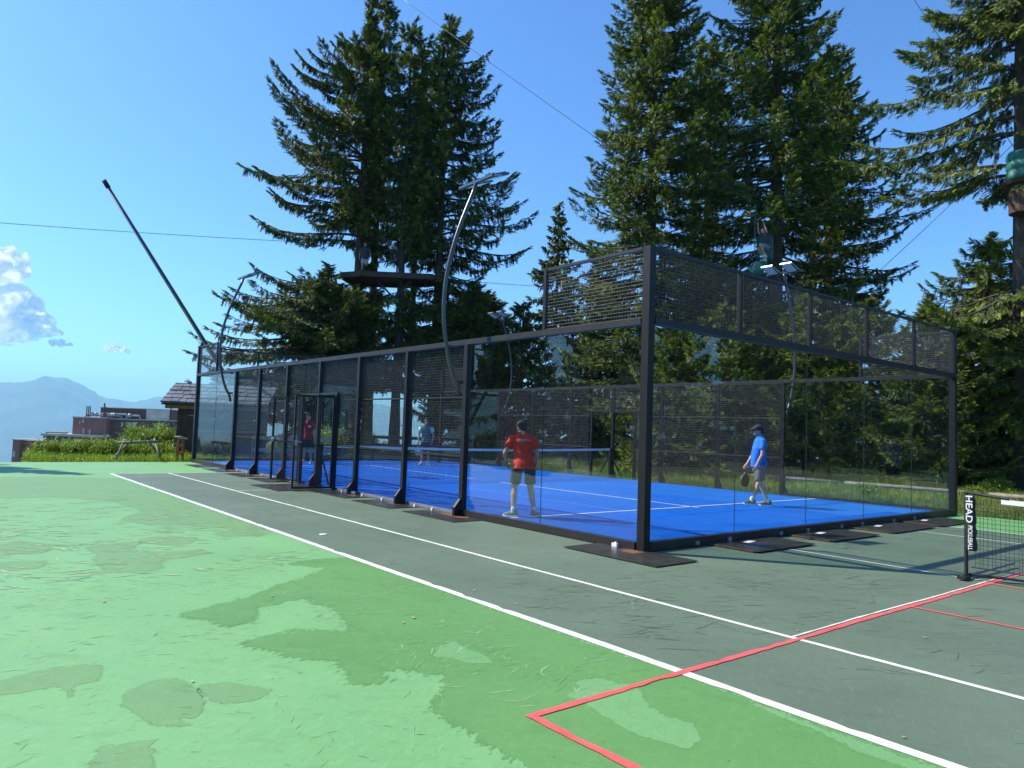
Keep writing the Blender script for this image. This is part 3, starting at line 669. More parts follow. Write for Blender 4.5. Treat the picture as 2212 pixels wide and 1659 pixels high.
for k in range(26):
    u0, u1 = .35 + k * .24, .35 + (k + 1) * .24
    bm.rings([[(-.006, -u0, pkz(u0) - .05), (.006, -u0, pkz(u0) - .05), (.006, -u0, pkz(u0) + .002), (-.006, -u0, pkz(u0) + .002)], [(-.006, -u1, pkz(u1) - .05), (.006, -u1, pkz(u1) - .05), (.006, -u1, pkz(u1) + .002), (-.006, -u1, pkz(u1) + .002)]])
bm.build('top_tape', M_['whitetape'], pk)
bm = MB(); s = .0018
for i in range(150):
    u = .09 + i * .042 + .006 * math.sin(i * 2.1)
    bm.bar((0, -u, .13 + .012 * math.sin(u * 3)), (0, -u - .008 * math.sin(i), pkz(u) - .05), 2 * s)
for j in range(19):
    z = .14 + j * .042
    P = [(.004, -.09 - k * .42, z + .006 * math.sin(k * 1.3 + j) - (.05 * math.sin(math.pi * k / 15)) * (j / 19)) for k in range(16)]
    for k in range(15): bm.bar(P[k], P[k + 1], 2 * s)
bm.tube([(0, -.05, .135), (0, -3, .12), (0, -6.4, .135)], .007, 6)
bm.build('netting', M_['netcord'], pk)
# the sleeve: a crumpled black cloth wrapped round the post, lettering facing the camera side
bm = MB(); rg = []
for k in range(15):
    z = .30 + k * .044 + .02; w = .012 * math.sin(k * 2.3) + .006 * math.sin(k * 5.1); wd = .048 + .006 * math.sin(k * 1.7)
    cy = -.035 - .02 * (1 - k / 14) + w * .3
    rg.append([(-.03 + w * .15, cy + wd, z), (-.034 + w * .15, cy, z), (-.03, cy - wd, z), (.03, cy - wd, z), (.034, cy, z), (.03, cy + wd, z)])
bm.rings(rg); bm.build('sleeve', M_['blackrub'], pk, True)
def text(body, size, parent, loc, rot, m, name, bold=.0, sx=1):
    c = bpy.data.curves.new(name, 'FONT'); c.body = body; c.size = size; c.align_x = 'LEFT'; c.align_y = 'CENTER'; c.extrude = .0006; c.offset = bold
    o = bpy.data.objects.new(name, c); COL.objects.link(o)
    dg = bpy.context.evaluated_depsgraph_get(); me = bpy.data.meshes.new_from_object(o.evaluated_get(dg)); bpy.data.objects.remove(o)
    me.materials.append(m); o = bpy.data.objects.new(name, me); COL.objects.link(o); o.parent = parent; o.location = loc; o.rotation_euler = rot; o.scale = (sx, 1, 1); return o
# faces -X, reads downwards
xax = Vector((0, 0, -1)); zax = Vector((-1, 0, 0)); yax = zax.cross(xax)
RM = Matrix((xax, yax, zax)).transposed().to_euler()
text('HEAD', .095, pk, (-.0385, -.040, .945), RM, M_['whitetape'], 'lettering', .0012, 1.25)
text('PICKLEBALL', .062, pk, (-.0385, -.052, .605), RM, M_['whitetape'], 'lettering', .0007, .84)

# ------------------------------------------------------------------ far fence detail: door frames are part of the cage (built above); small items
bt = thing('bottle', 'white drinks bottle with a red cap lying by the foot of a cage post', 'bottle', (-.13, 7.98, .05), R(100))
bm = MB(); bm.tube([(-.11, 0, 0), (-.105, 0, 0), (.06, 0, 0), (.09, 0, 0), (.10, 0, 0)], [.02, .035, .035, .02, .014], 12); bm.build('bottle_body', M_['whiteplastic'], bt, True)
bm = MB(); bm.tube([(.10, 0, 0), (.14, 0, 0)], .018, 10); bm.build('cap', mat('red_plastic', (.6, .03, .02), .4), bt)
bm = MB(); bm.tube([(0, 0, 0), (0, 0, .006)], [.055, .05], 16); o = bm.build('white_disc', M_['whiteplastic']); o.location = (-3.01, 3.06, .004); put(o, 'white_disc', 'small flat white disc lying on the dark green strip between the two white lines', 'marker disc')
# ------------------------------------------------------------------ people
def V3(*a): return Vector(a)
def smat(n, c, r=.85, v=.12): return mat(n, c, r, 0, v, 9, .3, 60)
SKIN = mat('tanned_skin', (.48, .27, .18), .55, 0, .08, 12); SKINR = mat('ruddy_skin', (.55, .30, .22), .55, 0, .08, 12)
HAIR = mat('dark_brown_hair', (.022, .014, .01), .7, 0, .4, 40, .6, 90)
SOLE = mat('white_shoe_sole', (.7, .7, .68), .6); BLK = mat('dark_lens', (.01, .01, .012), .1)
def hand(b, wr, hd, pn, k=1, curl=.5):
    """palm, four fingers and a thumb; hd = direction of the hand, pn = way the palm faces, k = +1/-1 thumb side"""
    hd = hd.normalized(); pn = (pn - hd * pn.dot(hd)).normalized(); sd = hd.cross(pn) * k
    Rm = Matrix((sd, hd, pn)).transposed()
    b.cap(wr - hd * .02, wr + hd * .03, .026, .028); b.ell(wr + hd * .052, (.040, .050, .017), Rm)
    for i, (o, L, r) in enumerate(((-.029, .062, .0082), (-.010, .074, .0088), (.010, .078, .009), (.029, .072, .0088))):
        c = curl * (1.25 - .12 * i); p = wr + hd * .085 + sd * o; a = .5 * c
        d1 = hd * math.cos(a) + pn * math.sin(a); d2 = hd * math.cos(2.2 * a) + pn * math.sin(2.2 * a); d3 = hd * math.cos(3.3 * a) + pn * math.sin(3.3 * a)
        q1 = p + d1 * L * .48; q2 = q1 + d2 * L * .32; b.cap(p - hd * .012, q1, r * 1.05, r, 8); b.cap(q1, q2, r, r * .95, 8); b.cap(q2, q2 + d3 * L * .24, r * .95, r * .8, 8)
    p = wr + hd * .028 + sd * .032; q1 = p + (hd * .6 + sd * .65 + pn * .35).normalized() * .038; b.cap(p - sd * .008, q1, .012, .0105, 8); b.cap(q1, q1 + (hd * .85 + sd * .1 + pn * .5).normalized() * .032, .0105, .008, 8)
def leg(b, h, k, a, f=1):
    b.cap(h, k, .082 * f, .056 * f); m = k.lerp(a, .28); bk = Vector((0, -.014, 0)); b.cap(k, m + bk, .052 * f, .057 * f); b.cap(m + bk, a, .057 * f, .034 * f); b.cap(k, k + Vector((0, .012, -.02)), .05 * f)
def shoe(t, a, d, m):
    """a = ankle, d = direction of the toes"""
    d = Vector((d[0], d[1], 0)).normalized(); s = Vector((-d.y, d.x, 0)); g = a.z - .085; rg = []
    for (u, w, h) in ((-.085, .022, .075), (-.075, .033, .105), (-.02, .040, .115), (.04, .042, .088), (.10, .047, .062), (.15, .040, .048), (.178, .020, .036)):
        c = a + d * u; rg.append([(c.x + s.x * w * x_, c.y + s.y * w * x_, g + .018 + h * z_) for x_, z_ in ((-1, 0), (-.95, .5), (-.55, .92), (0, 1), (.55, .92), (.95, .5), (1, 0))])
    b = MB(); b.rings(rg); o = b.build('shoe', m, t, True); rg = []
    for (u, w) in ((-.092, .022), (-.08, .036), (-.02, .042), (.04, .044), (.10, .051), (.155, .043), (.186, .02)):
        c = a + d * u; rg.append([(c.x + s.x * w * x_, c.y + s.y * w * x_, g + z_ + (.012 if u > .17 else 0)) for x_, z_ in ((-1, 0), (-1, .026), (0, .03), (1, .026), (1, 0))])
    b = MB(); b.rings(rg); b.build('sole', SOLE, o)
    b = MB(); b.cap(a + V3(0, 0, -.02), a + V3(0, 0, .055), .041, .040, 12); b.build('sock', SOLE, t, True)
def person(label, loc, rotz, P, shirt, shorts, shoem, skin=SKIN, cap=None, glasses=False, hair=HAIR, curl=(.5, .5), belly=0, group=None, bare=False, vx=1.0):
    t = thing('person', label, 'person', loc, rotz, group); b = MB()
    H, S, N, HD = P['hip'], P['sh'], P['neck'], P['head']; sp_ = (S - H)
    for k in 'LR': leg(b, P['h' + k], P['k' + k], P['a' + k]); b.cap(P['a' + k], P['a' + k] + V3(0, .0, -.03), .036, .032)
    b.ell(H + V3(0, 0, .0), (.15, .11, .12)); b.ell(H.lerp(S, .45), (.12, .08, .16)); b.ell(H.lerp(S, .75), (.14, .07, .12)); b.cap(P['sL'], P['sR'], .044)
    for i, k in enumerate('LR'):
        s, e, w = P['s' + k], P['e' + k], P['w' + k]; b.cap(s, e, .046, .039); m = e.lerp(w, .25); b.cap(e, m, .038, .041); b.cap(m, w, .041, .026)
        hd = P.get('d' + k, (w - e)); pn = P.get('n' + k, V3(1 if k == 'L' else -1, .3, 0)); hand(b, w, hd, pn, 1 if k == 'L' else -1, curl[i])
    b.cap(S + V3(0, 0, .02), N, .062, .054); b.cap(N, HD + V3(0, -.01, -.04), .054, .052)
    yaw = P.get('yaw', 0); pit = P.get('pitch', 0); Rh = Matrix.Rotation(yaw, 3, 'Z') @ Matrix.Rotation(pit, 3, 'X')
    def hp(x, y, z): return HD + Rh @ V3(x, y, z)
    b.ell(HD, (.073, .092, .108), Rh, 20, 14); b.ell(hp(0, .022, -.058), (.054, .064, .058), Rh); b.cap(hp(0, .086, .012), hp(0, .104, -.022), .009, .014, 8); b.ell(hp(0, .082, -.078), (.022, .016, .016), Rh); b.cap(hp(-.02, .083, -.052), hp(.02, .083, -.052), .008)
    b.ell(hp(0, .080, .028), (.05, .014, .012), Rh)
    for x in (-1, 1): b.ell(hp(x * .074, -.004, -.012), (.010, .022, .033), Rh)
    body = bake(b.build('body', skin, t), .0085 * vx, 3)
    for x in (-1, 1):
        b = MB(); b.ell(hp(x * .030, .0845, .010), (.012, .007, .006), Rh, 10, 6); b.build('eye', BLK, body, True)
    b = MB(); b.ell(hp(0, .0895, -.052), (.022, .006, .004), Rh, 10, 6); b.build('mouth', mat('lips', (.30, .10, .09), .6) if 'lips' not in bpy.data.materials else bpy.data.materials['lips'], body, True)
    if hair:
        b = MB(); b.ell(hp(0, -.016, .026), (.083, .094, .098), Rh, 20, 12); b.ell(hp(0, -.05, -.03), (.070, .052, .060), Rh); b.ell(hp(0, .045, .082), (.058, .045, .030), Rh)
        for x in (-1, 1): b.cap(hp(x * .070, .022, .03), hp(x * .072, .016, -.01), .012)
        bake(b.build('hair', hair, t), .008 * vx, 1, .006, 60)
    if cap:
        b = MB(); rg = []
        for (z, r) in ((.025, 1.0), (.055, 1.02), (.085, .93), (.11, .72), (.125, .4), (.13, .05)): rg.append([hp(.084 * r * math.cos(a_), -.004 + .105 * r * math.sin(a_), z) for a_ in np.linspace(0, 6.283, 18, endpoint=False)])
        b.rings(rg); rg = []
        for (y, w, z) in ((.06, .075, .045), (.10, .076, .044), (.14, .066, .036), (.165, .045, .026), (.175, .015, .02)):
            rg.append([hp(x_ * w, y - .02 * abs(x_), z - .018 * abs(x_) ** 2 + dz) for x_, dz in ((-1, 0), (-.5, 0), (0, 0), (.5, 0), (1, 0), (1, .005), (.5, .006), (0, .007), (-.5, .006), (-1, .005))])
        b.rings(rg); b.build('cap', cap, t, True)
    if glasses:
        b = MB()
        for x in (-1, 1): b.ell(hp(x * .034, .092, .008), (.029, .010, .019), Rh, 12, 8); b.bar(hp(x * .062, .088, .014), hp(x * .078, .0, .010), .006)
        b.bar(hp(-.012, .098, .014), hp(.012, .098, .014), .006); b.build('sunglasses', BLK, t, True)
    # shirt: torso loft plus sleeves
    if not bare:
        b = MB(); ax_ = sp_.normalized(); rg = []
        for f, rx_, ry_, fw in ((-.22, .192, .150 + belly * .5, .0), (.0, .186, .146 + belly, .0), (.3, .163, .122 + belly, .015), (.55, .172, .122 + belly * .4, .01), (.8, .192, .122, .0), (.97, .188, .098, -.005), (1.07, .13, .080, -.005), (1.20, .070, .068, .01)):
            c = H.lerp(S, f) + V3(0, fw + belly * .4 * (f < .6), 0); rg.append([c + V3(rx_ * math.cos(a_), ry_ * math.sin(a_), .0) + ax_.cross(V3(1, 0, 0)) * 0 for a_ in np.linspace(0, 6.283, 24, endpoint=False)])
        b.rings(rg)
        for k in 'LR':
            s, e = P['s' + k], P['e' + k]; q = s.lerp(e, .62); b.tube([s.lerp(e, -.12), s.lerp(e, .1), s.lerp(e, .35), q], [.058, .066, .069, .073], 16); b.ell(s, (.068, .066, .066))
        sh = bake(b.build('shirt', shirt, t), .0095 * vx, 3, .016, 11, loc[0])
    # shorts: waist and two wide legs
    b = MB(); rg = []
    for z, rx_, ry_ in ((.03, .13, .09), (-.03, .160, .118), (-.09, .172, .124), (-.13, .15, .11)): rg.append([H + V3(rx_ * math.cos(a_), ry_ * math.sin(a_), z) for a_ in np.linspace(0, 6.283, 22, endpoint=False)])
    b.rings(rg[::-1])
    for k in 'LR':
        h, kn = P['h' + k], P['k' + k]; b.tube([h.lerp(kn, -.05), h.lerp(kn, .35), h.lerp(kn, P.get('hem', .82))], [.098, .098, .096], 18)
    bake(b.build('shorts', shorts, t), .0095 * vx, 2, .010, 9, loc[1])
    for k in 'LR': shoe(t, P['a' + k], P.get('t' + k, (0, 1)), shoem)
    return t
def racket(label, loc, d, nrm, col):
    t = thing('padel_racket', label, 'racket', tuple(loc)); d = Vector(d).normalized(); nrm = Vector(nrm); nrm = (nrm - d * nrm.dot(d)).normalized(); s = d.cross(nrm)
    out = []
    for a_ in np.linspace(-2.5, 2.5, 22): out.append((.29 + .13 * math.cos(a_) * 1.05, .125 * math.sin(a_)))
    out = [(.10, -.016), (.14, -.03)] + out + [(.14, .03), (.10, .016)]
    out = [o for o in out]
    b = MB(); b.rings([[d * u + s * v - nrm * .018 for u, v in out], [d * u + s * v + nrm * .018 for u, v in out]]); b.build('face', col, t)
    b = MB(); b.tube([tuple(d * -.04), tuple(d * .12)], .017, 10); b.build('grip', M_['blackrub'], t, True)
    return t

# player in red by the near glass, back to the camera
P = dict(hip=V3(0, -.04, .90), sh=V3(0, .10, 1.33), neck=V3(0, .13, 1.395), head=V3(-.01, .19, 1.50), yaw=.35, pitch=-.35,
         hL=V3(-.10, -.04, .87), hR=V3(.10, -.04, .87), kL=V3(-.13, .07, .48), kR=V3(.15, .06, .48), aL=V3(-.16, -.04, .085), aR=V3(.21, .0, .085), tL=(-.75, .65), tR=(.6, .8),
         sL=V3(-.185, .08, 1.30), sR=V3(.185, .09, 1.30), eL=V3(-.31, .08, 1.05), eR=V3(.255, .06, 1.04), wL=V3(-.235, .20, .86), wR=V3(.225, .13, .82), dL=V3(.25, .6, -.55), nL=V3(.7, .1, .8), hem=.80)
redshirt = smat('bright_red_sport_shirt', (.72, .035, .015)); navy = smat('dark_slate_shorts', (.022, .035, .045)); greyshoe = mat('grey_running_shoe', (.10, .14, .14), .7, 0, .3, 30)
p1 = person('player in bright red shirt and dark shorts seen from behind holding tennis balls', (.57, 3.14, .06), R(-26), P, redshirt, navy, greyshoe, curl=(.75, .4))
b = MB(); random.seed(3)
for r_, (n, x0, x1, z) in enumerate(((10, -.10, .075, 1.288), (15, -.12, .11, 1.268), (5, -.115, -.02, 1.252))):
    for k in range(n):
        x = x0 + (x1 - x0) * k / n; yb = -.040 + (z - 1.3) * .3 + 1.7 * x * x
        b.box((x, yb - .008, z), (x + (x1 - x0) / n * .68, yb + .014, z + .010))
b.build('shirt_print', mat('faded_shirt_print', (.55, .35, .38), .8), p1)
BALL = mat('yellow_green_felt', (.50, .70, .03), .95, 0, .1, 40, .5, 200)
Rz = Matrix.Rotation(R(-26), 3, 'Z')
for k, (o_, lb) in enumerate(((V3(-.185, .262, .845), 'yellow ball gripped in the fingers of the player in red'), (V3(-.118, .262, .79), 'lower yellow ball held against the shorts of the player in red'))):
    b = MB(); b.ell((0, 0, 0), (.033, .033, .033), None, 18, 12); q = b.build('tennis_ball', BALL, None, True); q.location = V3(.57, 3.14, .06) + Rz @ o_; put(q, 'tennis_ball', lb, 'ball', 'balls held by the player in red')

# player in blue walking to the left
P = dict(hip=V3(0, 0, .93), sh=V3(0, -.01, 1.42), neck=V3(0, .0, 1.49), head=V3(0, .035, 1.615), yaw=.0, pitch=0,
         hL=V3(-.09, 0, .90), hR=V3(.09, 0, .90), kL=V3(-.09, .02, .50), kR=V3(.10, -.02, .49), aL=V3(-.08, -.16, .085), aR=V3(.11, .12, .085), tL=(0, 1), tR=(.1, 1),
         sL=V3(-.185, -.01, 1.385), sR=V3(.185, -.01, 1.385), eL=V3(-.235, .02, 1.10), eR=V3(.24, .05, 1.10), wL=V3(-.22, .13, .87), wR=V3(.20, .20, .88), hem=.9)
blue = smat('royal_blue_shirt', (.012, .16, .62)); grey = smat('grey_shorts', (.10, .10, .105)); blackshoe = mat('black_running_shoe', (.03, .035, .035), .7, 0, .6, 30); navycap = smat('navy_cap', (.02, .025, .05))
person('man in a blue shirt, grey shorts and navy cap walking left across the blue turf', (6.80, 2.62, .06), R(51), P, blue, grey, blackshoe, SKINR, navycap, True, HAIR, belly=.03)
Rz = Matrix.Rotation(R(51), 3, 'Z')
racket('dark racket hanging from the hand of the man in blue', V3(6.80, 2.62, .06) + Rz @ V3(.19, .235, .80), Rz @ V3(.0, .05, -1), Rz @ V3(1, .6, 0), M_['blackrub'])

# two players beyond the net
P = dict(hip=V3(0, 0, .93), sh=V3(0, 0, 1.43), neck=V3(0, 0, 1.50), head=V3(0, .03, 1.62), yaw=.3, pitch=0,
         hL=V3(-.09, 0, .90), hR=V3(.09, 0, .90), kL=V3(-.11, .05, .49), kR=V3(.12, .0, .49), aL=V3(-.13, .0, .085), aR=V3(.14, -.08, .085), tL=(-.2, 1), tR=(.3, 1),
         sL=V3(-.185, 0, 1.39), sR=V3(.185, 0, 1.41), eL=V3(-.24, -.02, 1.12), eR=V3(.30, .08, 1.60), wL=V3(-.22, .08, .88), wR=V3(.14, .12, 1.77), dR=V3(-1, 0, .1), nR=V3(0, .2, -1), hem=.85)
dred = smat('crimson_shirt', (.38, .012, .02)); blk = smat('black_shorts', (.015, .02, .02)); orshoe = mat('orange_shoe', (.75, .32, .08), .7)
pr = person('man in a crimson shirt with one arm over his head, beyond the open gate', (3.3, 18.3, .06), R(150), P, dred, blk, orshoe, vx=1.7)
b = MB(); b.ell((-.05, .135, 1.30), (.045, .008, .03), None, 12, 6); b.build('chest_logo', M_['whiteplastic'], pr)
P = dict(hip=V3(0, 0, .93), sh=V3(0, 0, 1.43), neck=V3(0, 0, 1.50), head=V3(0, .03, 1.62), yaw=.25, pitch=0,
         hL=V3(-.09, 0, .90), hR=V3(.09, 0, .90), kL=V3(-.10, .03, .49), kR=V3(.11, .03, .49), aL=V3(-.12, .0, .085), aR=V3(.13, .0, .085), tL=(-.6, .8), tR=(.5, 1),
         sL=V3(-.19, 0, 1.39), sR=V3(.19, 0, 1.39), eL=V3(-.27, -.02, 1.11), eR=V3(.27, -.01, 1.11), wL=V3(-.24, .08, .88), wR=V3(.27, .05, .86), hem=.9)
teal = smat('grey_teal_shirt', (.035, .12, .13)); whshoe = mat('white_shoe', (.65, .65, .62), .7)
pg = person('man in grey-green shirt with pale sleeves standing beyond the net', (7.35, 16.95, .06), R(142), P, teal, blk, whshoe, SKINR, None, True, vx=1.7)
b = MB()
for s_k, e_k in (('sL', 'eL'), ('sR', 'eR')):
    s, e = P[s_k], P[e_k]; b.tube([s.lerp(e, -.02) + V3(0, 0, .01), s.lerp(e, .3), s.lerp(e, .60)], [.078, .083, .0835], 14)
b.build('pale_sleeves', smat('pale_green_sleeve', (.45, .70, .52)), pg, True)
Rz = Matrix.Rotation(R(142), 3, 'Z')
racket('pale racket held low by the man in the grey-green shirt', V3(7.35, 16.95, .06) + Rz @ V3(.29, .10, .78), Rz @ V3(-.1, .15, -1), Rz @ V3(.2, 1, 0), mat('pale_blue_racket', (.35, .5, .62), .4))

# people up in the trees
P0 = dict(P); P0['hem'] = .7
gr = smat('dark_grey_shirt', (.05, .055, .06)); whs = smat('light_shorts', (.45, .45, .45)); brn = smat('brown_shorts', (.12, .05, .03))
person('person in dark top and pale shorts standing at the left end of the tree platform', tuple(at(787, 582, 37.6) * [1, 1, 0] + [0, 0, zf]), R(150), P0, gr, whs, whshoe, cap=None, vx=2.6)
person('person in dark clothes standing on the right half of the tree platform', tuple(at(862, 582, 37.9) * [1, 1, 0] + [0, 0, zf]), R(-30), P0, gr, brn, blackshoe, vx=2.6)
Pk = dict(P); Pk.update(wR=V3(.22, .20, 1.75), eR=V3(.26, .15, 1.55), wL=V3(-.2, .2, 1.72), eL=V3(-.26, .15, 1.52), yaw=0, dR=V3(0, 0, 1), dL=V3(0, 0, 1), nR=V3(0, 1, 0), nL=V3(0, 1, 0))
person('climber in a green shirt clinging to the slender spruce behind the cage corner', tuple(at(1219, 575, 42.5) - [0, 0, 1.35]), R(-40), Pk, smat('green_climbing_shirt', (.03, .28, .17)), navy, blackshoe, vx=2.6)
Pc = dict(hip=V3(0, -.05, .55), sh=V3(0, .05, 1.02), neck=V3(0, .08, 1.08), head=V3(0, .12, 1.20), yaw=0, pitch=.3,
          hL=V3(-.1, -.05, .52), hR=V3(.1, -.05, .52), kL=V3(-.16, .32, .60), kR=V3(.14, .26, .52), aL=V3(-.10, .12, .22), aR=V3(.12, .0, .12), sL=V3(-.18, .05, .99), sR=V3(.18, .05, .99), eL=V3(-.26, .15, 1.15), eR=V3(.25, .2, 1.2), wL=V3(-.2, .22, 1.4), wR=V3(.18, .25, 1.45), dL=V3(0, .1, 1), dR=V3(0, .1, 1), nL=V3(0, 1, 0), nR=V3(0, 1, 0), hem=.75)
person('climber in a dark top and grey shorts crouching against the padded trunk', tuple(at(1655, 566, 27.6)), R(60), Pc, gr, smat('blue_grey_shorts', (.22, .23, .30)), whshoe, SKINR, vx=2)

# ------------------------------------------------------------------ spruces
def frond_proto(seed, n=7, spread=.9, w=.046):
    """a spruce twig: a spine with flattened side shoots; x forward, unit length. returns verts, tris, tip factor"""
    g = np.random.default_rng(seed); V = []; F = []; T = []
    def diamond(p, d, L, wd, nrm, t0):
        d = d / np.linalg.norm(d); s = np.cross(d, nrm); s /= np.linalg.norm(s) + 1e-9; k = len(V)
        V.extend([p, p + d * L * .4 + s * wd, p + d * L, p + d * L * .4 - s * wd]); T.extend([t0, t0 + .15, t0 + .35, t0 + .15])
        F.extend([(k, k + 1, k + 2), (k, k + 2, k + 3)])
    for i in range(n):
        t = (i + .3) / n
        for sd in (-1, 1):
            L = (.42 * (1 - .55 * t)) * g.uniform(.7, 1.2)
            a = R(g.uniform(35, 60)); d = np.array([math.cos(a), sd * math.sin(a) * spread, g.uniform(-.45, .12)])
            diamond(np.array([t * .85, 0, -.05 * t * t]), d, L, w * g.uniform(.8, 1.2), np.array([g.uniform(-.5, .5), g.uniform(-.7, .7), 1.0]), .25 * t)
    diamond(np.array([0, 0, 0.]), np.array([1, 0, .02]), 1.0, w * .8, np.array([0, .7, 1]), .1)
    diamond(np.array([0.1, 0, 0.]), np.array([1, 0, -.08]), .85, w * .8, np.array([0, -1., .4]), .1)
    return np.array(V), np.array(F), np.array(T)
FR = [frond_proto(1), frond_proto(2, 6), frond_proto(3, 7, .7)]
FRS = [frond_proto(4, 4, 1., .085), frond_proto(5, 4, .8, .085)]

def frames(d, roll):
    d = d / np.linalg.norm(d, axis=1, keepdims=True)
    up = np.tile([0, 0, 1.], (len(d), 1)); up[np.abs(d[:, 2]) > .95] = [1, 0, 0]
    y = np.cross(up, d); y /= np.linalg.norm(y, axis=1, keepdims=True); z = np.cross(d, y)
    c, s = np.cos(roll)[:, None], np.sin(roll)[:, None]
    y2 = y * c + z * s; z2 = -y * s + z * c
    return np.stack([d, y2, z2], 2)      # columns
def scatter(protos, P, D, S, T, g):
    """place prototypes; returns V,F,tint"""
    Vs, Fs, Ts = [], [], []; off = 0; ch = g.integers(0, len(protos), len(P)); roll = g.normal(0, .35, len(P))
    for k, (pv, pf, pt) in enumerate(protos):
        I = np.where(ch == k)[0]
        if not len(I): continue
        Fm = frames(D[I], roll[I]); V = np.einsum('nij,vj->nvi', Fm, pv) * S[I][:, None, None] + P[I][:, None, :]
        Ff = pf[None] + (np.arange(len(I)) * len(pv))[:, None, None] + off
        Vs.append(V.reshape(-1, 3)); Fs.append(Ff.reshape(-1, 3)); Ts.append((T[I][:, None] + pt[None]).ravel()); off += len(I) * len(pv)
    return np.concatenate(Vs), np.concatenate(Fs), np.clip(np.concatenate(Ts), 0, 1)
NTRI = 0
def spruce(base, H, prof, seed, label, trunk_r=.3, zlow=1.0, step=.42, nb=5, droop=.5, rise=lambda t: .25, dens=1.0, size=.5, m='needle', skip=None, side=None, group='tall spruces around the court', small=False, lean=(0, 0), protos=None, name='spruce_tree', jit=.22, curl=.5, lite=.3):
    """prof: list of (z, radius to picture left, radius to picture right)"""
    global NTRI
    g = np.random.default_rng(seed); random.seed(seed)
    t = thing(name, label, 'spruce tree', tuple(base), 0, group)
    pz = [p[0] for p in prof]; pl = [p[1] for p in prof]; pr = [p[2] for p in prof]; azr = math.atan2(RT[1], RT[0])
    size *= .74
    P, D, S, T = [], [], [], []
    wood = MB()
    wood.tube([(lean[0] * (k / 10) ** 1.5, lean[1] * (k / 10) ** 1.5, H * k / 10 - .3 * (k == 0)) for k in range(11)], [trunk_r * (1.25 if k == 0 else 1) * (1 - .93 * k / 10) + .01 for k in range(11)], 9)
    z = zlow; a0 = g.uniform(0, 6.28)
    while z < H - .15:
        n = nb if z < H * .85 else max(3, nb - 1)
        for q in range(n):
            az = a0 + q * 2 * math.pi / n + g.normal(0, .25); zz = z + g.uniform(-.5, .5) * step
            rl, rr = 1.08 * np.interp(zz, pz, pl), 1.08 * np.interp(zz, pz, pr); k = .5 * (1 + math.cos(az - azr)); L = (rl * (1 - k) + rr * k)
            L *= g.uniform(1 - jit * 1.6, 1 + jit * .35)
            if L < .12: continue
            if skip and skip(zz, az, L): continue
            tt = zz / H; e0 = rise(tt) + g.normal(0, .09); ns = max(5, int(L / .28)); ds = L / ns
            p = np.array([lean[0] * tt ** 1.5, lean[1] * tt ** 1.5, zz]); e = e0; aa = az; pts = [p.copy()]; dirs = []
            for i_ in range(ns):
                s = (i_ + .5) / ns; e = e0 - droop * .55 * math.sin(math.pi * min(1, s * 1.15)) * (1 - tt * .6) + curl * s ** 3
                aa += g.normal(0, .05); d = np.array([math.cos(e) * math.cos(aa), math.cos(e) * math.sin(aa), math.sin(e)])
                dirs.append(d); p = p + d * ds; pts.append(p.copy())
            wood.tube(pts[::2] if len(pts) > 6 else pts, [max(.006, (.018 + .011 * L) * (1 - .9 * i_ / max(1, len(pts[::2] if len(pts) > 6 else pts) - 1))) for i_ in range(len(pts[::2] if len(pts) > 6 else pts))], 4, caps=False)
            # twigs along the branch
            nt_ = int(dens * L / (.050 * size / .5)) + 2
            for _ in range(nt_):
                s = g.uniform(.10 if L < 1.5 else .16, 1) ** .82; f = s * ns; i0 = min(int(f), ns - 1); pp = pts[i0] + dirs[i0] * ds * (f - i0); d0 = dirs[i0]
                lat = np.array([-d0[1], d0[0], 0]); lat /= np.linalg.norm(lat) + 1e-9; sd = 1 if g.random() < .5 else -1
                w = (1 - s) ** .6; off = lat * sd * g.uniform(0, .26) * L * w * .8 if L > .8 else 0
                dn = droop * g.uniform(.2, 1.5) * (1.15 - s)
                dd = d0 * g.uniform(.45, 1.0) + lat * sd * g.uniform(.25, .95) + np.array([0, 0, -dn + .12 * s])
                sz = size * g.uniform(.55, 1.15) * (.6 + .4 * (1 - s) + .15)
                po = pp + off; 
                if L > .8: po = po + np.array([0, 0, -droop * .25 * np.linalg.norm(off) - g.uniform(0, .08)])
                P.append(po); D.append(dd); S.append(sz); T.append((g.uniform(.4, .75) if g.random() < lite else g.uniform(0, .22)) + .15 * s * s)
            # the leading shoot
            for _ in range(3):
                P.append(pts[-1] - dirs[-1] * .25 * size); D.append(dirs[-1] + g.normal(0, .15, 3)); S.append(size * g.uniform(.8, 1.1)); T.append(.35)
            # hanging combs
            nh = int(droop * dens * L / .10)
            for _ in range(nh):
                s = g.uniform(.15, .95); f = s * ns; i0 = min(int(f), ns - 1); pp = pts[i0] + dirs[i0] * ds * (f - i0); d0 = dirs[i0]
                lat = np.array([-d0[1], d0[0], 0]); off = lat * g.normal(0, .07) * L * (1 - s)
                P.append(pp + off); D.append(d0 * .25 + g.normal(0, .12, 3) + np.array([0, 0, -1.])); S.append(size * g.uniform(.6, 1.35)); T.append(g.uniform(.0, .35))
        z += step * (1.0 - .35 * z / H) * g.uniform(.8, 1.2); a0 += 2.4
    # top
    for _ in range(6): P.append(np.array([lean[0], lean[1], H - .6])); D.append(np.array([0, 0, 1.]) + g.normal(0, .25, 3)); S.append(.5); T.append(.3)
    V, F, TT = scatter(protos or (FRS if small else FR), np.array(P), np.array(D), np.array(S), np.array(T), g)
    npmesh('foliage', V, F, M_[m], t, attr=TT)
    wood.build('trunk', M_['bark'], t, True)
    NTRI += len(F)
    return t
def hz(x): return 887.5 + x * (964.16 - 887.49) / 2212
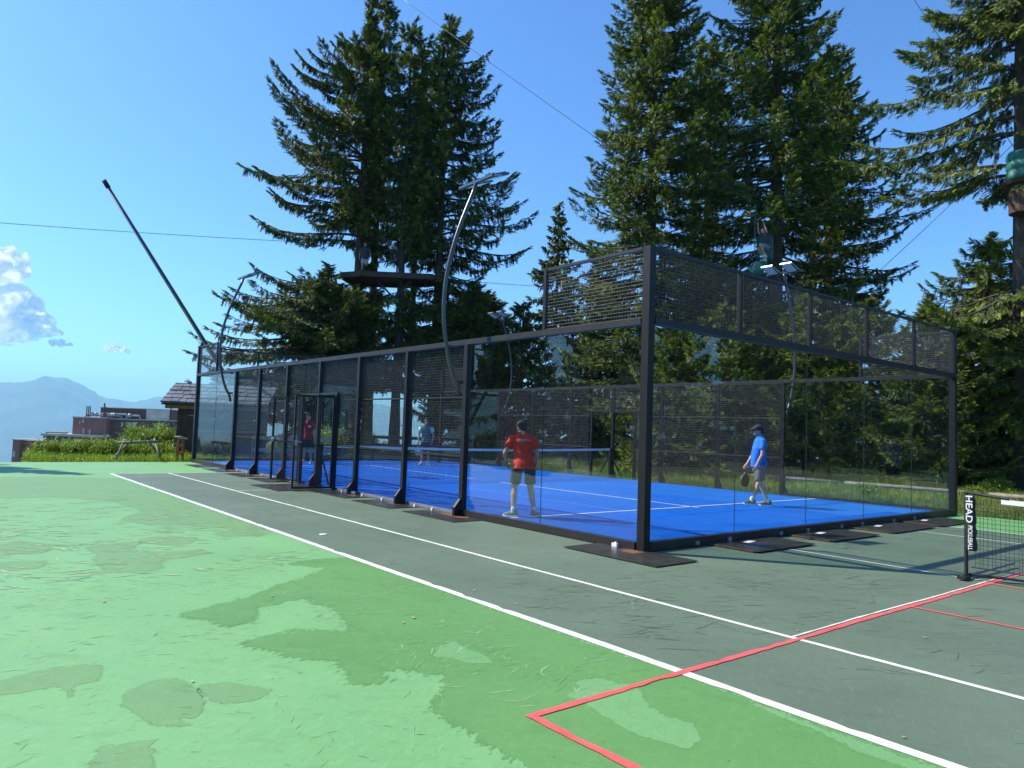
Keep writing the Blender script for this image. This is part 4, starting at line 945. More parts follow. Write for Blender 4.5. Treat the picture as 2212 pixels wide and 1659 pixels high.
def prof_px(x0, Y, rows, base):
    """outline rows (y, left x, right x) on the photograph -> heights and radii in metres for a tree Y metres away"""
    s = 1574.05 / Y; out = []
    for y, l, r in rows: out.append(((hz(x0) - y) / s + 1.53 - base[2], max(.1, (x0 - l) / s), max(.1, (r - x0) / s)))
    return sorted(out)
def tree_px(x0, Y, ybase, rows, H, seed, label, **k):
    b = at(x0, ybase, Y); b[2] = max(-.1, min(b[2], .25)) if 'bz' not in k else k.pop('bz')
    return spruce(b, H, prof_px(x0, Y, rows, b), seed, label, **k)
riseL = lambda t: -.12 + .62 * min(1, max(0, (t - .12)) * 1.5)
riseR = lambda t: -.10 + .42 * t

def gapL(z, az, L): return (8.3 < z < 10.7 and (random.random() < .8)) or (z < 3.4 and random.random() < .4)
# left clump (five stems)
tree_px(757, 38, 965, [(-60, 745, 770), (0, 748, 768), (50, 745, 775), (85, 670, 790), (110, 625, 800), (150, 595, 800), (250, 540, 800), (340, 492, 800), (440, 490, 800), (500, 505, 800), (560, 545, 800), (640, 430, 800), (700, 400, 790), (790, 360, 790), (900, 600, 790)], 25.5, 11,
        'tall spruce at the left of the big clump, long branches sweeping up and out', rise=riseL, droop=.75, step=.62, nb=5, lite=.2, trunk_r=.36, skip=gapL, zlow=3.0, dens=2.0, size=.58, jit=.34, curl=.35)
tree_px(790, 40.5, 965, [(-60, 770, 810), (0, 765, 815), (100, 750, 830), (200, 735, 850), (400, 720, 860), (560, 730, 860), (640, 700, 850), (720, 690, 850), (900, 740, 830)], 26.5, 12,
        'second spruce from the left in the clump, its top cut by the picture', rise=riseR, droop=.8, step=.6, nb=5, lite=.2, trunk_r=.3, skip=gapL, zlow=3.5, size=.6, dens=1.1)
tree_px(850, 37, 965, [(0, 840, 868), (60, 822, 880), (200, 800, 905), (400, 785, 915), (540, 800, 900), (640, 760, 900), (800, 780, 890)], 22.4, 13,
        'spruce in the middle of the clump, rising from the wooden tree platform', rise=riseR, droop=.85, step=.6, nb=5, lite=.2, trunk_r=.26, skip=gapL, zlow=3.5, size=.6, dens=1.1)
tree_px(878, 41, 965, [(5, 880, 892), (60, 860, 905), (200, 840, 930), (400, 830, 945), (560, 830, 950), (700, 850, 940)], 23.6, 14,
        'slim spruce in the clump, right behind the middle stem of the platform', rise=riseR, droop=.85, step=.62, nb=5, lite=.2, trunk_r=.24, skip=gapL, zlow=4, size=.6, dens=1.0)
tree_px(932, 38, 965, [(5, 950, 962), (30, 935, 968), (100, 905, 1012), (200, 890, 1045), (300, 880, 1068), (400, 870, 1085), (450, 870, 1125), (500, 870, 1128), (560, 875, 1105), (620, 870, 1050), (690, 860, 1105), (760, 860, 1115), (900, 880, 1060)], 23.2, 15,
        'broad spruce forming the right edge of the clump behind the tallest floodlight', rise=riseR, droop=.75, step=.58, nb=6, lite=.2, trunk_r=.32, skip=lambda z, az, L: (8.0 < z < 10.0 and random.random() < .6), zlow=3, size=.6, dens=1.15)
tree_px(690, 36, 965, [(585, 684, 696), (625, 520, 780), (680, 455, 800), (740, 430, 810), (790, 400, 800), (900, 560, 790)], 9.2, 16,
        'low spreading spruce at the left foot of the clump, boughs reaching over the cage end', rise=lambda t: -.05 + .22 * t, droop=.8, curl=.3, step=.42, nb=7, lite=.2, trunk_r=.16, zlow=1.6, size=.58, dens=1.3)
tree_px(1010, 38, 965, [(610, 1004, 1016), (650, 930, 1070), (700, 890, 1110), (760, 880, 1125), (900, 890, 1100)], 9.0, 17,
        'low spruce at the right foot of the clump behind the tallest floodlight pole', rise=lambda t: -.05 + .22 * t, droop=.8, curl=.3, step=.42, nb=7, lite=.2, trunk_r=.16, zlow=1.2, size=.58, dens=1.3)
# right group
tree_px(1395, 30, 980, [(-60, 1325, 1465), (0, 1310, 1485), (60, 1298, 1505), (140, 1280, 1520), (240, 1262, 1535), (340, 1248, 1545), (450, 1222, 1550), (540, 1200, 1520), (700, 1200, 1530), (900, 1240, 1540)], 24.5, 21,
        'dense narrow spruce above the near corner of the cage, its top cut off', rise=riseR, droop=.45, step=.5, nb=7, trunk_r=.34, zlow=2.2, size=.5, dens=1.25, lite=.4)
tree_px(1670, 29, 990, [(-90, 1550, 1790), (0, 1515, 1775), (60, 1495, 1790), (150, 1480, 1810), (250, 1470, 1820), (350, 1460, 1840), (450, 1490, 1850), (560, 1500, 1860), (700, 1540, 1860), (900, 1560, 1850)], 25, 22,
        'broad bushy spruce with green foam padding round its trunk', rise=riseR, droop=.5, step=.5, nb=7, trunk_r=.38, zlow=2.2, size=.5, dens=1.2, lite=.42, skip=lambda z, az, L: 7.2 < z < 9.4 and math.cos(az - math.atan2(-FW[1], -FW[0])) > .2)
tree_px(1785, 33, 990, [(70, 1775, 1795), (110, 1760, 1840), (200, 1740, 1862), (300, 1720, 1900), (400, 1710, 1955), (470, 1700, 1985), (560, 1700, 1940), (640, 1700, 1930), (800, 1710, 1900), (900, 1720, 1850)], 19.5, 23,
        'wide dark spruce between the padded tree and the bare-trunked tree', rise=lambda t: .02 + .3 * t, droop=.5, step=.5, nb=7, trunk_r=.3, zlow=2, size=.5, dens=1.2)
def gapE(z, az, L): return 6.6 < z < 9.2 or (z < 13.2 and z >= 9.2 and random.random() < .45)
tree_px(2210, 22, 1040, [(-120, 2080, 2330), (0, 1990, 2350), (80, 1915, 2380), (170, 1885, 2400), (250, 1850, 2400), (340, 1840, 2400), (470, 2040, 2330), (535, 1925, 2400), (620, 1915, 2400), (700, 2000, 2400), (800, 2040, 2400), (950, 2060, 2400)], 20.5, 24,
        'spruce at the right edge, its bare trunk wrapped in pale green padding', rise=lambda t: .0 + .1 * t, droop=1.0, curl=.4, step=.62, nb=6, trunk_r=.33, zlow=1.6, size=.46, dens=1.6, skip=gapE, m='needle2')
tree_px(2140, 23.5, 1040, [(500, 2130, 2150), (560, 2060, 2220), (640, 1990, 2260), (760, 1975, 2300), (900, 1990, 2300), (1000, 1990, 2300)], 8.3, 25,
        'young spruce with drooping yellow-green boughs under the bare-trunked tree', rise=lambda t: .05 + .2 * t, droop=.8, step=.4, nb=6, trunk_r=.14, zlow=.5, size=.42, dens=1.3, m='needle2')
tree_px(1192, 45, 965, [(435, 1188, 1196), (500, 1170, 1212), (560, 1150, 1232), (620, 1125, 1250), (680, 1130, 1250), (720, 1135, 1245), (900, 1150, 1240)], 15.6, 26,
        'slender spruce standing alone in the gap between the two big groups', rise=lambda t: -.1, droop=.8, step=.55, nb=5, trunk_r=.2, zlow=2, size=.6, dens=1.0, small=True)
tree_px(1518, 36, 980, [(40, 1514, 1522), (110, 1480, 1556), (200, 1465, 1570), (350, 1450, 1590), (500, 1440, 1600), (700, 1430, 1600), (900, 1440, 1600)], 21.5, 27,
        'dark spruce filling the gap between the narrow and the padded spruces', rise=riseR, droop=.5, step=.5, nb=6, trunk_r=.25, zlow=2, size=.56, dens=1.1)
# lower trees seen through the cage
low = [(1040, 44, 620, 150, 31, 'dark spruce low behind the right side of the clump'), (1120, 40, 650, 140, 32, 'low dark spruce filling the view above the long net side'),
       (1290, 36, 560, 170, 33, 'dark spruce behind the far mesh, left of the corner post'), (1500, 38, 540, 170, 34, 'low dark spruce behind the far mesh, right of the corner post'),
       (1230, 44, 690, 150, 35, 'low dark spruce under the slender one'), (1600, 40, 600, 180, 36, 'dark spruce deep behind the padded tree'), (1690, 33, 700, 150, 37, 'dark spruce in the thicket behind the man in blue'), (1830, 32, 740, 150, 38, 'dark spruce in the thicket behind the middle back glass'), (1960, 30, 760, 150, 39, 'dark spruce in the thicket behind the right end glass'), (2080, 29, 780, 150, 40, 'dark spruce in the thicket right of the cage')]
for x, Y, yt, w, sd, lb in low:
    s = 1574.05 / Y
    tree_px(x, Y, 985, [(yt, x - 6, x + 6), (yt + 80, x - w * .45, x + w * .45), (yt + 180, x - w * .8, x + w * .8), (yt + 280, x - w, x + w), (960, x - w, x + w)], (hz(x) - yt) / s + 1.6, sd, lb, rise=lambda t: -.05 + .2 * t, droop=.6, step=.6, nb=6, trunk_r=.2, zlow=.6, size=.62, dens=1.0, small=True, group='dark spruces beyond the cage')
near = [(1560, 25.5, 660, 150, 41, 'young light green spruce showing above and below the back beam'), (1740, 25, 640, 165, 42, 'light green spruce behind the back glass, right of the player in blue'),
        (1880, 24, 650, 160, 43, 'light green spruce behind the middle of the back glass'), (2010, 22, 660, 150, 44, 'light green spruce behind the right corner post of the cage'), (1440, 27, 690, 150, 45, 'dark young spruce behind the far mesh near the gate')]
for x, Y, yt, w, sd, lb in near:
    s = 1574.05 / Y
    tree_px(x, Y, 1020, [(yt, x - 6, x + 6), (yt + 70, x - w * .45, x + w * .45), (yt + 170, x - w * .8, x + w * .8), (yt + 260, x - w, x + w), (1000, x - w * .95, x + w * .95)], (hz(x) - yt) / s + 1.6, sd, lb, rise=lambda t: .1 + .3 * t, droop=.4, step=.42, nb=6, trunk_r=.14, zlow=.35, size=.44, dens=1.2, m='needle2', group='young spruces behind the court')
# one tree whose tip throws the shadow at the left edge
spruce((-9.2, 21.6, 0), 8.6, [(0, 2.0, 2.0), (1, 2.0, 2.0), (8, .15, .15), (8.6, .1, .1)], 51, 'small spruce just outside the left edge, throwing its shadow on the court', trunk_r=.12, zlow=.5, step=.45, nb=6, size=.5, small=True, group='dark spruces beyond the cage')
# unseen trees added so the glass walls mirror dark foliage instead of sky
for k, (x, y, H_, _) in enumerate(((-14, 19, 9, 'first'), (-17.5, 17, 11, 'second'), (-21, 15, 10, 'third'), (-25, 12, 12, 'fourth'), (-29, 8, 12, 'fifth'), (-11.5, 23, 8, 'x'), (27, -3.5, 9, 'x'), (24, -5.5, 8, 'x'), (31, -6, 10, 'x'), (34, -3, 10, 'x'), (26, -7.5, 9, 'x'), (-14.5, 21.5, 8, 'x'), (-19, 20, 11, 'x'), (-27, 14, 12, 'x'), (-19.5, 12, 9, 'x'), (24, -11, 10, 'x'), (17, -13, 9, 'x'), (34, -14, 13, 'x'), (-32, 4, 13, 'x'), (-16, 24, 9, 'x'), (-23, 19, 12, 'x'), (31, -19, 13, 'x'), (29, -9, 10, 'x'), (22, -8, 10, 'sixth'), (26, -14, 12, 'seventh'), (20, -19, 11, 'eighth'), (13, -25, 12, 'ninth'))):
    if k == 0: proto_t = spruce((x, y, 0), 10, [(0, 2.6, 2.6), (1, 2.6, 2.6), (9, .2, .2), (10, .1, .1)], 91, 'spruce', trunk_r=.15, zlow=.4, step=.45, nb=7, size=.55, small=True); tq = proto_t
    else: tq = copy_tree(proto_t)
    tq.location = (x, y, -.05); tq.scale = (H_ / 10,) * 3; tq.rotation_euler = (0, 0, k * 1.3); tq['group'] = 'added spruces mirrored in the glass'; tq['label'] = 'unseen spruce added for the glass wall of the cage to mirror'
open('/tmp/ntri', 'w').write(str(NTRI))

# ------------------------------------------------------------------ grasses and shrubs
def blades(name, pts, h0, h1, w, m, leafy=0, kind='stuff', parent=None, label=None, lean=.35):
    g = np.random.default_rng(len(pts)); P = np.array(pts); n = len(P); h = g.uniform(h0, h1, n); a = g.uniform(0, 6.28, n); ln = g.uniform(0, lean, n) * h; la = g.uniform(0, 6.28, n)
    s = np.stack([np.cos(a), np.sin(a), np.zeros(n)], 1) * w; L = np.stack([np.cos(la) * ln, np.sin(la) * ln, h], 1)
    V = np.stack([P - s, P + s, P + L * [.45, .45, .6] + s * .7, P + L * [.45, .45, .6] - s * .7, P + L], 1); b_ = np.arange(n)[:, None, None] * 5
    F = (np.array([[0, 1, 2], [0, 2, 3], [3, 2, 4]])[None] + b_).reshape(-1, 3)
    T = np.repeat(g.uniform(0, .8, n)[:, None], 5, 1) + np.array([0, 0, .1, .1, .25])
    V = V.reshape(-1, 3); T = T.ravel()
    if leafy:
        k = leafy; st = g.uniform(.2, 1, (n, k)); az = g.uniform(0, 6.28, (n, k)); c = P[:, None] + L[:, None] * st[..., None]
        ll = g.uniform(.5, 1.2, (n, k)) * w * 9; d = np.stack([np.cos(az), np.sin(az), g.uniform(-.2, .9, (n, k))], 2) * ll[..., None]; sp = np.stack([-np.sin(az), np.cos(az), g.uniform(-.4, .4, (n, k))], 2) * (ll * .17)[..., None]
        LV = np.stack([c, c + d * .5 + sp, c + d, c + d * .5 - sp], 2).reshape(-1, 3); m4 = np.arange(n * k)[:, None, None] * 4 + len(V)
        F = np.concatenate([F, (np.array([[0, 1, 2], [0, 2, 3]])[None] + m4).reshape(-1, 3)]); V = np.concatenate([V, LV]); T = np.concatenate([T, np.repeat(g.uniform(.1, .9, n * k), 4)])
    o = npmesh(name, V, F, M_[m], parent, attr=np.clip(T, 0, 1))
    return put(o, name, label, kind=kind)
def tz(x, y): return float(terrain_z(np.array([x], float), np.array([y], float))[0])
g = np.random.default_rng(77)
def region(n, x0, x1, y0, y1, f=None):
    x = g.uniform(x0, x1, n); y = g.uniform(y0, y1, n); z = terrain_z(x, y)
    p = np.stack([x, y, z], 1); return p[f(x, y)] if f else p
blades('lawn_grass', region(60000, 10.38, 15.5, -6, 22, lambda x, y: g.random(len(x)) < .5 + .5 * (fbm(x, y, 1.2) > -.3)), .05, .17, .006, 'grass')
blades('rough_grass', np.concatenate([region(14000, 11.2, 16.5, -4, 20, lambda x, y: (fbm(x, y, 2.) > .3)), region(26000, -6.5, 10, 20.35, 23.5, lambda x, y: (g.random(len(x)) < smooth(20.2, 21.5, y) * .8 + .2) & (x > -4.7 - (y - 20.5) * .02))]), .08, .26, .008, 'weed', leafy=1)
blades('far_meadow', region(26000, 10, 34, 20, 34, lambda x, y: (fbm(x, y, 2.) > -.6) & (edge_dist(x, y) < 1)), .15, .6, .016, 'grass', leafy=1)
# bank of willowherb and nettles beyond the end of the court
def bank(n, cx, cy, rx_, ry_, h):
    x = cx + g.normal(0, .55, n) * rx_; y = cy + g.normal(0, .5, n) * ry_; r = ((x - cx) / rx_) ** 2 + ((y - cy) / ry_) ** 2
    keep = (r < 1.3) & (y > 21.2) & (x > -4.65 + g.uniform(-.1, .5, len(x))); x, y, r = x[keep], y[keep], r[keep]; z = terrain_z(x, y)
    hm = h * np.clip(1 - r * .65, .12, 1); z = z + np.maximum(0, hm - .55) * g.uniform(.0, 1, len(x)); return np.stack([x, y, z], 1)
wp = np.concatenate([bank(4200, -3.2, 24.6, 2.4, 1.6, .85), bank(5200, -1.4, 25.0, 2.8, 1.6, 1.45), bank(4600, 0.6, 25.4, 2.6, 1.6, 1.6), bank(2500, -2.2, 23.6, 2.6, 1.0, .8)])
blades('tall_weeds', wp, .25, .62, .011, 'weed', leafy=9)

def shrub(name, loc, rx_, rz, n, seed, label, m='shrub', ls=.09, cat='shrub', group='shrubs round the court', stems=9):
    gg = np.random.default_rng(seed); t = thing(name, label, cat, tuple(loc), 0, group)
    cl = gg.normal(0, 1, (26, 3)); cl /= np.linalg.norm(cl, axis=1, keepdims=True); cl *= gg.uniform(.35, 1, (26, 1)) * [rx_, rx_, rz]; cl[:, 2] = np.abs(cl[:, 2]) * .9 + rz * .15
    I = gg.integers(0, 26, n); P = cl[I] + gg.normal(0, 1, (n, 3)) * [rx_ * .17, rx_ * .17, rz * .14]; P[:, 2] = np.maximum(P[:, 2], .03)
    d = gg.normal(0, 1, (n, 3)) + [0, 0, .4]; d /= np.linalg.norm(d, axis=1, keepdims=True); s = np.cross(d, gg.normal(0, 1, (n, 3))); s /= np.linalg.norm(s, axis=1, keepdims=True); L = gg.uniform(.6, 1.3, (n, 1)) * ls
    V = np.stack([P, P + d * L * .5 + s * L * .24, P + d * L, P + d * L * .5 - s * L * .24], 1).reshape(-1, 3); F = (np.array([[0, 1, 2], [0, 2, 3]])[None] + np.arange(n)[:, None, None] * 4).reshape(-1, 3)
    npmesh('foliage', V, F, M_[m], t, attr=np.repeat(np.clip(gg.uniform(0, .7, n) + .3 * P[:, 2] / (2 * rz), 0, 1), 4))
    b = MB()
    for k in range(stems):
        c = cl[k]; b.tube([(0, 0, -.05), tuple(c * [.4, .4, .6]), tuple(c)], [.02, .013, .005], 5)
    b.build('stems', M_['deadwood'], t)
    return t
def sp(x, y, Y, z=None):
    p = at(x, y, Y); p[2] = tz(p[0], p[1]) if z is None else z; return p
shrub('shrub', sp(318, 960, 29, .25), 1.0, .95, 8000, 61, 'light green willow bush behind the rustic log rail', ls=.10)
shrub('shrub', sp(372, 960, 34), .5, .5, 3000, 62, 'small yellow-green bush beside the wooden hut', ls=.09)
shrub('shrub', sp(595, 960, 31), .9, .95, 6000, 63, 'green bush with reddish top seen through the mesh left of the open gate', ls=.10)
shrub('shrub', sp(690, 965, 30), 1.3, 1.25, 9000, 64, 'large light green bush seen through the open gate', ls=.10)
shrub('shrub', sp(800, 965, 33), .8, .95, 5000, 65, 'green bush behind the mesh at the foot of the big spruce clump', ls=.10)
shrub('shrub', sp(2150, 1060, 20.5), .45, .35, 2400, 66, 'low leafy plant with yellowish leaves behind the pickleball net', ls=.06)
shrub('shrub', sp(2095, 1085, 19.5), .3, .22, 1200, 67, 'small rusty-leaved plant beside the right corner post of the cage', ls=.06)
shrub('shrub', sp(1875, 1075, 20), .4, .25, 1500, 68, 'low bright green weed clump in the lawn behind the back glass', ls=.06)
spruce(tuple(sp(371, 945, 48)), 3.2, [(0, .75, .75), (1, .7, .7), (3.0, .1, .1)], 52, 'tiny dark conifer between the brown apartment block and the hut', trunk_r=.05, zlow=.2, step=.22, nb=6, size=.3, small=True, group='dark spruces beyond the cage')
# kerb of logs behind the lawn
for k, (x, y0, y1) in enumerate(((14.1, -3.5, .6), (14.15, .8, 4.4), (14.1, 4.6, 8.6))):
    b = MB(); b.tube([(x, y0, .26), (x + .02, (y0 + y1) / 2, .27), (x, y1, .26)], .055, 10)
    put(b.build('log_kerb', M_['wood'], None, True), 'log_kerb', ['grey log edging the lawn at the right, behind the pickleball net', 'middle grey log edging the lawn behind the back glass', 'grey log edging the lawn behind the player in blue'][k], 'log', 'logs edging the lawn')

# ------------------------------------------------------------------ rails, trestle, lectern, hut
def rail(name, label, p0, p1, n, hs, h=1.1, m='darkwood', w=.1):
    t = thing(name, label, 'railing', (0, 0, 0)); p0 = Vector(p0); p1 = Vector(p1)
    for k in range(n):
        p = p0.lerp(p1, k / (n - 1)); z = tz(p.x, p.y); b = MB(); b.bar((p.x, p.y, z - .1), (p.x, p.y, z + h), w); b.build('rail_post', M_[m], t)
    for hh in hs:
        b = MB(); b.bar((p0.x, p0.y, tz(p0.x, p0.y) + hh), (p1.x, p1.y, tz(p1.x, p1.y) + hh), .05, .13); b.build('cross_rail', M_[m], t)
    return t
a, c = sp(735, 960, 30), sp(1095, 960, 29.5)
rail('wooden_railing', 'dark wooden railing with three rails beyond the far side of the cage', (a[0], a[1], 0), (c[0], c[1], 0), 6, (.35, .7, 1.02), 1.12)
a, c = sp(545, 965, 27.5), sp(725, 965, 28.5)
rail('metal_railing', 'pale thin-railed barrier beyond the far end of the cage', (a[0], a[1], 0), (c[0], c[1], 0), 5, (.45, .9), .95, 'galv', .05)
tr = thing('log_trestle', 'rustic grey log trestle with crossed legs on the grass bank', 'log barrier', (0, 0, 0))
def tp(x, y, Y): return tuple(at(x, y, Y))
b = MB(); b.tube([tp(253.7, 957, 24.6), tp(300, 955, 24.9), tp(351, 953, 25.2)], [.042, .048, .038], 8); b.build('top_log', M_['wood'], tr, True)
for (p, q) in (((251, 992, 24.0), (268, 950, 24.8)), ((252, 982, 25.3), (285, 951, 24.6)), ((345, 988, 24.4), (333, 948, 25.3)), ((347, 984, 25.7), (319, 953, 24.9))):
    b = MB(); b.tube([tp(*p), tp(*q)], [.04, .03], 8); b.build('leg_log', M_['wood'], tr, True)
st = thing('wooden_stand', 'orange wooden stand with a slanting pale top beside the hut', 'stand', tuple(sp(389, 975, 25.5)), R(40))
b = MB()
for x in (-.16, .16): b.bar((x, 0, -.1), (x * .8, 0, .84), .07)
b.build('uprights', M_['orangewood'], st)
for z in (.3, .55): b = MB(); b.bar((-.15, 0, z), (.15, 0, z + .02), .05, .08); b.build('crossbar', M_['orangewood'], st)
b = MB(); b.box((-.20, -.14, .84), (.20, .14, .88), rot=Matrix.Rotation(R(12), 3, 'Y')); b.build('top_board', M_['palewood'], st)

hut = thing('wooden_hut', 'small dark timber hut with a grey slate slab roof beyond the end of the court', 'hut', tuple(sp(480, 985, 29)), 0)
HR = Matrix.Rotation(math.atan2(RT[1], RT[0]) + .12, 3, 'Z')       # long side faces the court
hut.rotation_euler = HR.to_euler()
b = MB()
for k in range(9): b.bar((-1.42, -1.0, .12 + k * .23), (1.42, -1.0, .12 + k * .23), .16, .225); b.bar((-1.42, 1.0, .12 + k * .23), (1.42, 1.0, .12 + k * .23), .16, .225)
for k in range(9):
    for x in (-1.38, 1.38): b.bar((x, -1.1, .22 + k * .215), (x, 1.1, .22 + k * .215), .14, .2)
b.build('log_walls', M_['darkwood'], hut)
b = MB(); b.box((-.5, -1.10, .1), (.3, -1.085, 1.75)); b.build('door', M_['darkwood'], hut)
b = MB(); b.box((-1.85, -1.30, 1.86), (1.9, -1.16, 2.06)); b.box((-1.85, 1.16, 1.86), (1.9, 1.30, 2.06)); b.box((-1.8, -.08, 2.52), (1.85, .08, 2.66)); b.build('eave_beams', M_['orangewood'], hut)
rf = MB(); sl_ = .50
for sdn in (-1, 1):
    rf.rings([[(-1.92, sdn * 1.5, 1.99), (-1.92, 0, 2.74), (-1.92, 0, 2.80), (-1.92, sdn * 1.5, 2.05)], [(1.97, sdn * 1.5, 1.99), (1.97, 0, 2.74), (1.97, 0, 2.80), (1.97, sdn * 1.5, 2.05)]])
rfo = rf.build('roof', M_['darkwood'], hut)
random.seed(9)
for sdn in (-1, 1):
    b = MB()
    for r in range(5):
        x = -1.95
        while x < 1.93:
            wd = random.uniform(.26, .46); y0 = 1.56 - r * .31; z0 = 2.06 + (1.56 - y0) * sl_
            x1 = min(x + wd, 1.99); lz = .035 + random.uniform(0, .02)
            y1 = max(y0 - .42, -.02); z1 = 2.06 + (1.56 - y1) * sl_
            b.rings([[(x + .012, sdn * y0, z0 + .01), (x1 - .012, sdn * y0, z0 + .01), (x1 - .012, sdn * y0, z0 + lz + .03), (x + .012, sdn * y0, z0 + lz + .03)], [(x + .012, sdn * y1, z1 - .004), (x1 - .012, sdn * y1, z1 - .004), (x1 - .012, sdn * y1, z1 + lz - .01), (x + .012, sdn * y1, z1 + lz - .01)]])
            x = x1
    b.build('slate_slabs', M_['slate'], rfo)

# leaning mast behind the cage
a = np.array([-2.12, 27.3, 11.04]); c = np.array([2.75, 26.53, 3.64]); dn = c + (c - a) * .42
b = MB(); b.tube([tuple(a), tuple(a + (c - a) * .06)], .10, 10); m1 = b
ma = thing('leaning_mast', 'long grey mast leaning up to the left above the far end of the cage', 'mast', tuple(dn))
b = MB(); b.tube([tuple(a - dn), tuple((a + c) / 2 - dn), (0, 0, 0)], [.07, .085, .10], 12); b.build('mast_tube', M_['galv'], ma, True)
b = MB(); dd = (c - a) / np.linalg.norm(c - a); b.tube([tuple(a - dn - dd * .12), tuple(a - dn + dd * .22)], .095, 12); b.build('end_cap', M_['post'], ma, True)
b = MB()
sdv = np.cross(dd, [0, 0, 1.]); sdv /= np.linalg.norm(sdv)
b.bar(tuple(a - dn + dd * .3 + sdv * .09), tuple(-dd * .2 + sdv * .11), .03, .05); b.build('track', M_['post'], ma)

# ------------------------------------------------------------------ tree-top course: platform, cables, padding
pf = thing('tree_platform', 'wooden platform built round the trunks of the big clump, high above the ground', 'platform', (0, 0, 0))
pp = [at(735, 590, 37.0), at(765, 580, 39.2), at(880, 581, 39.2), at(955, 606, 38.2), at(935, 611, 36.6), at(780, 600, 36.4)]

b = MB(); top = [(p[0], p[1], zf) for p in pp]; bot = [(p[0], p[1], zf - .10) for p in pp]; b.rings([bot, top]); b.build('deck', M_['darkwood'], pf)
b = MB()
for i_ in range(len(pp)):
    p, q_ = pp[i_], pp[(i_ + 1) % len(pp)]; b.bar((p[0], p[1], zf - .18), (q_[0], q_[1], zf - .18), .12, .22)
b.build('edge_beams', M_['darkwood'], pf)
for x in (757, 850, 932):
    Yt = {757: 38, 850: 37, 932: 38}[x]; c_ = at(x, 640, Yt); b = MB()
    for ddx in (-.9, .9): b.bar((c_[0] + RT[0] * ddx, c_[1] + RT[1] * ddx, zf - .3), (c_[0], c_[1], zf - 1.2), .09)
    b.build('knee_braces', M_['darkwood'], pf)
def cable(label, p, q, sag=.02, r=.012, name='cable'):
    p, q = np.array(p), np.array(q); L = np.linalg.norm(q - p); b = MB()
    b.tube([tuple(p + (q - p) * t + np.array([0, 0, -4 * sag * L * t * (1 - t)])) for t in np.linspace(0, 1, 17)], r, 6)
    return put(b.build(name, M_['cable'], None, True), name, label, 'cable', 'cables of the tree-top course')
cable('steel cable descending from the top of the left clump to the narrow spruce', at(860, -10, 38), at(1395, 372, 30), .004, .016)
cable('long thin cable coming in from the left edge to the tree platform', at(-60, 477, 30), at(757, 528, 38), .004, .013)
cable('cable from the right end of the platform to the slender spruce', at(930, 600, 38), at(1192, 620, 45), .004, .014)
cable('cable dropping from the top right to the bare trunk', at(1965, -15, 23), at(2205, 340, 22), .002, .010)
cable('cable running from the bare trunk down to the left behind the spruce', at(2200, 300, 22), at(1900, 585, 27), .006, .010)
o = cable('vertical rope hanging in the shade left of the padded trunk', at(1632, 440, 27.6), at(1630, 556, 27.6), 0, .018, 'rope')
def padding(label, px, Y, y0, y1, r, n, name='trunk_padding', bulge=.12):
    b = MB(); c0, c1 = at(px, y0, Y), at(px, y1, Y); rg = []
    zs = np.linspace(c1[2], c0[2], n * 6 + 1)
    for i_, z in enumerate(zs):
        rr_ = r * (1 + bulge * abs(math.sin(math.pi * i_ / 6)) ** .7 - bulge * .5); rg.append([(c0[0] + rr_ * (1 + .05 * math.sin(3 * t + i_ * .4)) * math.cos(t), c0[1] + rr_ * math.sin(t), z) for t in np.linspace(0, 2 * math.pi, 20, endpoint=False)])
    b.rings(rg); return put(b.build(name, M_['green_mat'], None, True), name, label, 'padding', 'green padding on the trunks')
padding('three-tiered pale green padding round the bare trunk at the right edge', 2210, 22, 330, 392, .42, 3)
padding('tall dark green padding on the shaded trunk beside the climber', 1653, 28.6, 508, 565, .31, 1, bulge=.04)
o = padding('bulging dark green crash mat at the climber\'s feet', 1641, 27.6, 566, 600, .30, 1, bulge=.5)
b = MB(); c0 = at(2210, 398, 22); b.tube([(c0[0], c0[1], c0[2] - .05), (c0[0], c0[1], c0[2] + .05)], [.55, .62], 14); b.tube([(c0[0], c0[1], c0[2] - .9), (c0[0], c0[1], c0[2] - .05)], [.38, .40], 12)
put(b.build('trunk_collar', M_['darkwood'], None), 'trunk_collar', 'round wooden collar under the pale green padding on the right trunk', 'platform')

# ------------------------------------------------------------------ apartments far off
M_['cladding'] = mat('brown_timber_cladding', (.27, .12, .10), .85, 0, .25, .5, stretch=(6, 6, .3))
M_['claddingD'] = mat('dark_brown_cladding', (.12, .055, .05), .85, 0, .25, .5, stretch=(6, 6, .3))
M_['concrete'] = mat('pale_roof_edge', (.45, .42, .38), .8, 0, .15, .6)
M_['balcony'] = mat('pale_balcony_wall', (.5, .47, .40), .8, 0, .15, .6)
M_['pane'] = mat('window_pane', (.05, .06, .08), .12, 0, .2, .5)
def block(name, label, parts_, px, Y, y, ang, cat='building'):
    t = thing(name, label, cat, tuple(at(px, y, Y)), math.atan2(RT[1], RT[0]) + ang); return t
ap = block('apartment_building', 'brown timber-clad apartment block with rooftop pipes beyond the bushes', None, 255, 200, 1010, .0)
s_ = 1574.05 / 200
def ax(x, y): return (x - 255) / s_, (1010 - y) / s_
def abox(nm, m, x0, y0, x1, y1, d0, d1, parent):
    (a_, zt), (c_, zb) = ax(x0, y0), ax(x1, y1); b = MB(); b.box((a_, d0, zb), (c_, d1, zt)); return b.build(nm, m, parent)
wl = abox('wing_wall', M_['cladding'], 160, 905, 232, 1010, -2.0, 12, ap)
w2 = abox('main_wall', M_['claddingD'], 232, 906, 355, 1010, 0, 14, ap)
abox('upper_storey', M_['claddingD'], 200, 882, 355, 906, 2, 13, ap)
abox('stair_block', M_['balcony'], 302, 880.5, 352, 905, 1.6, 6, ap)
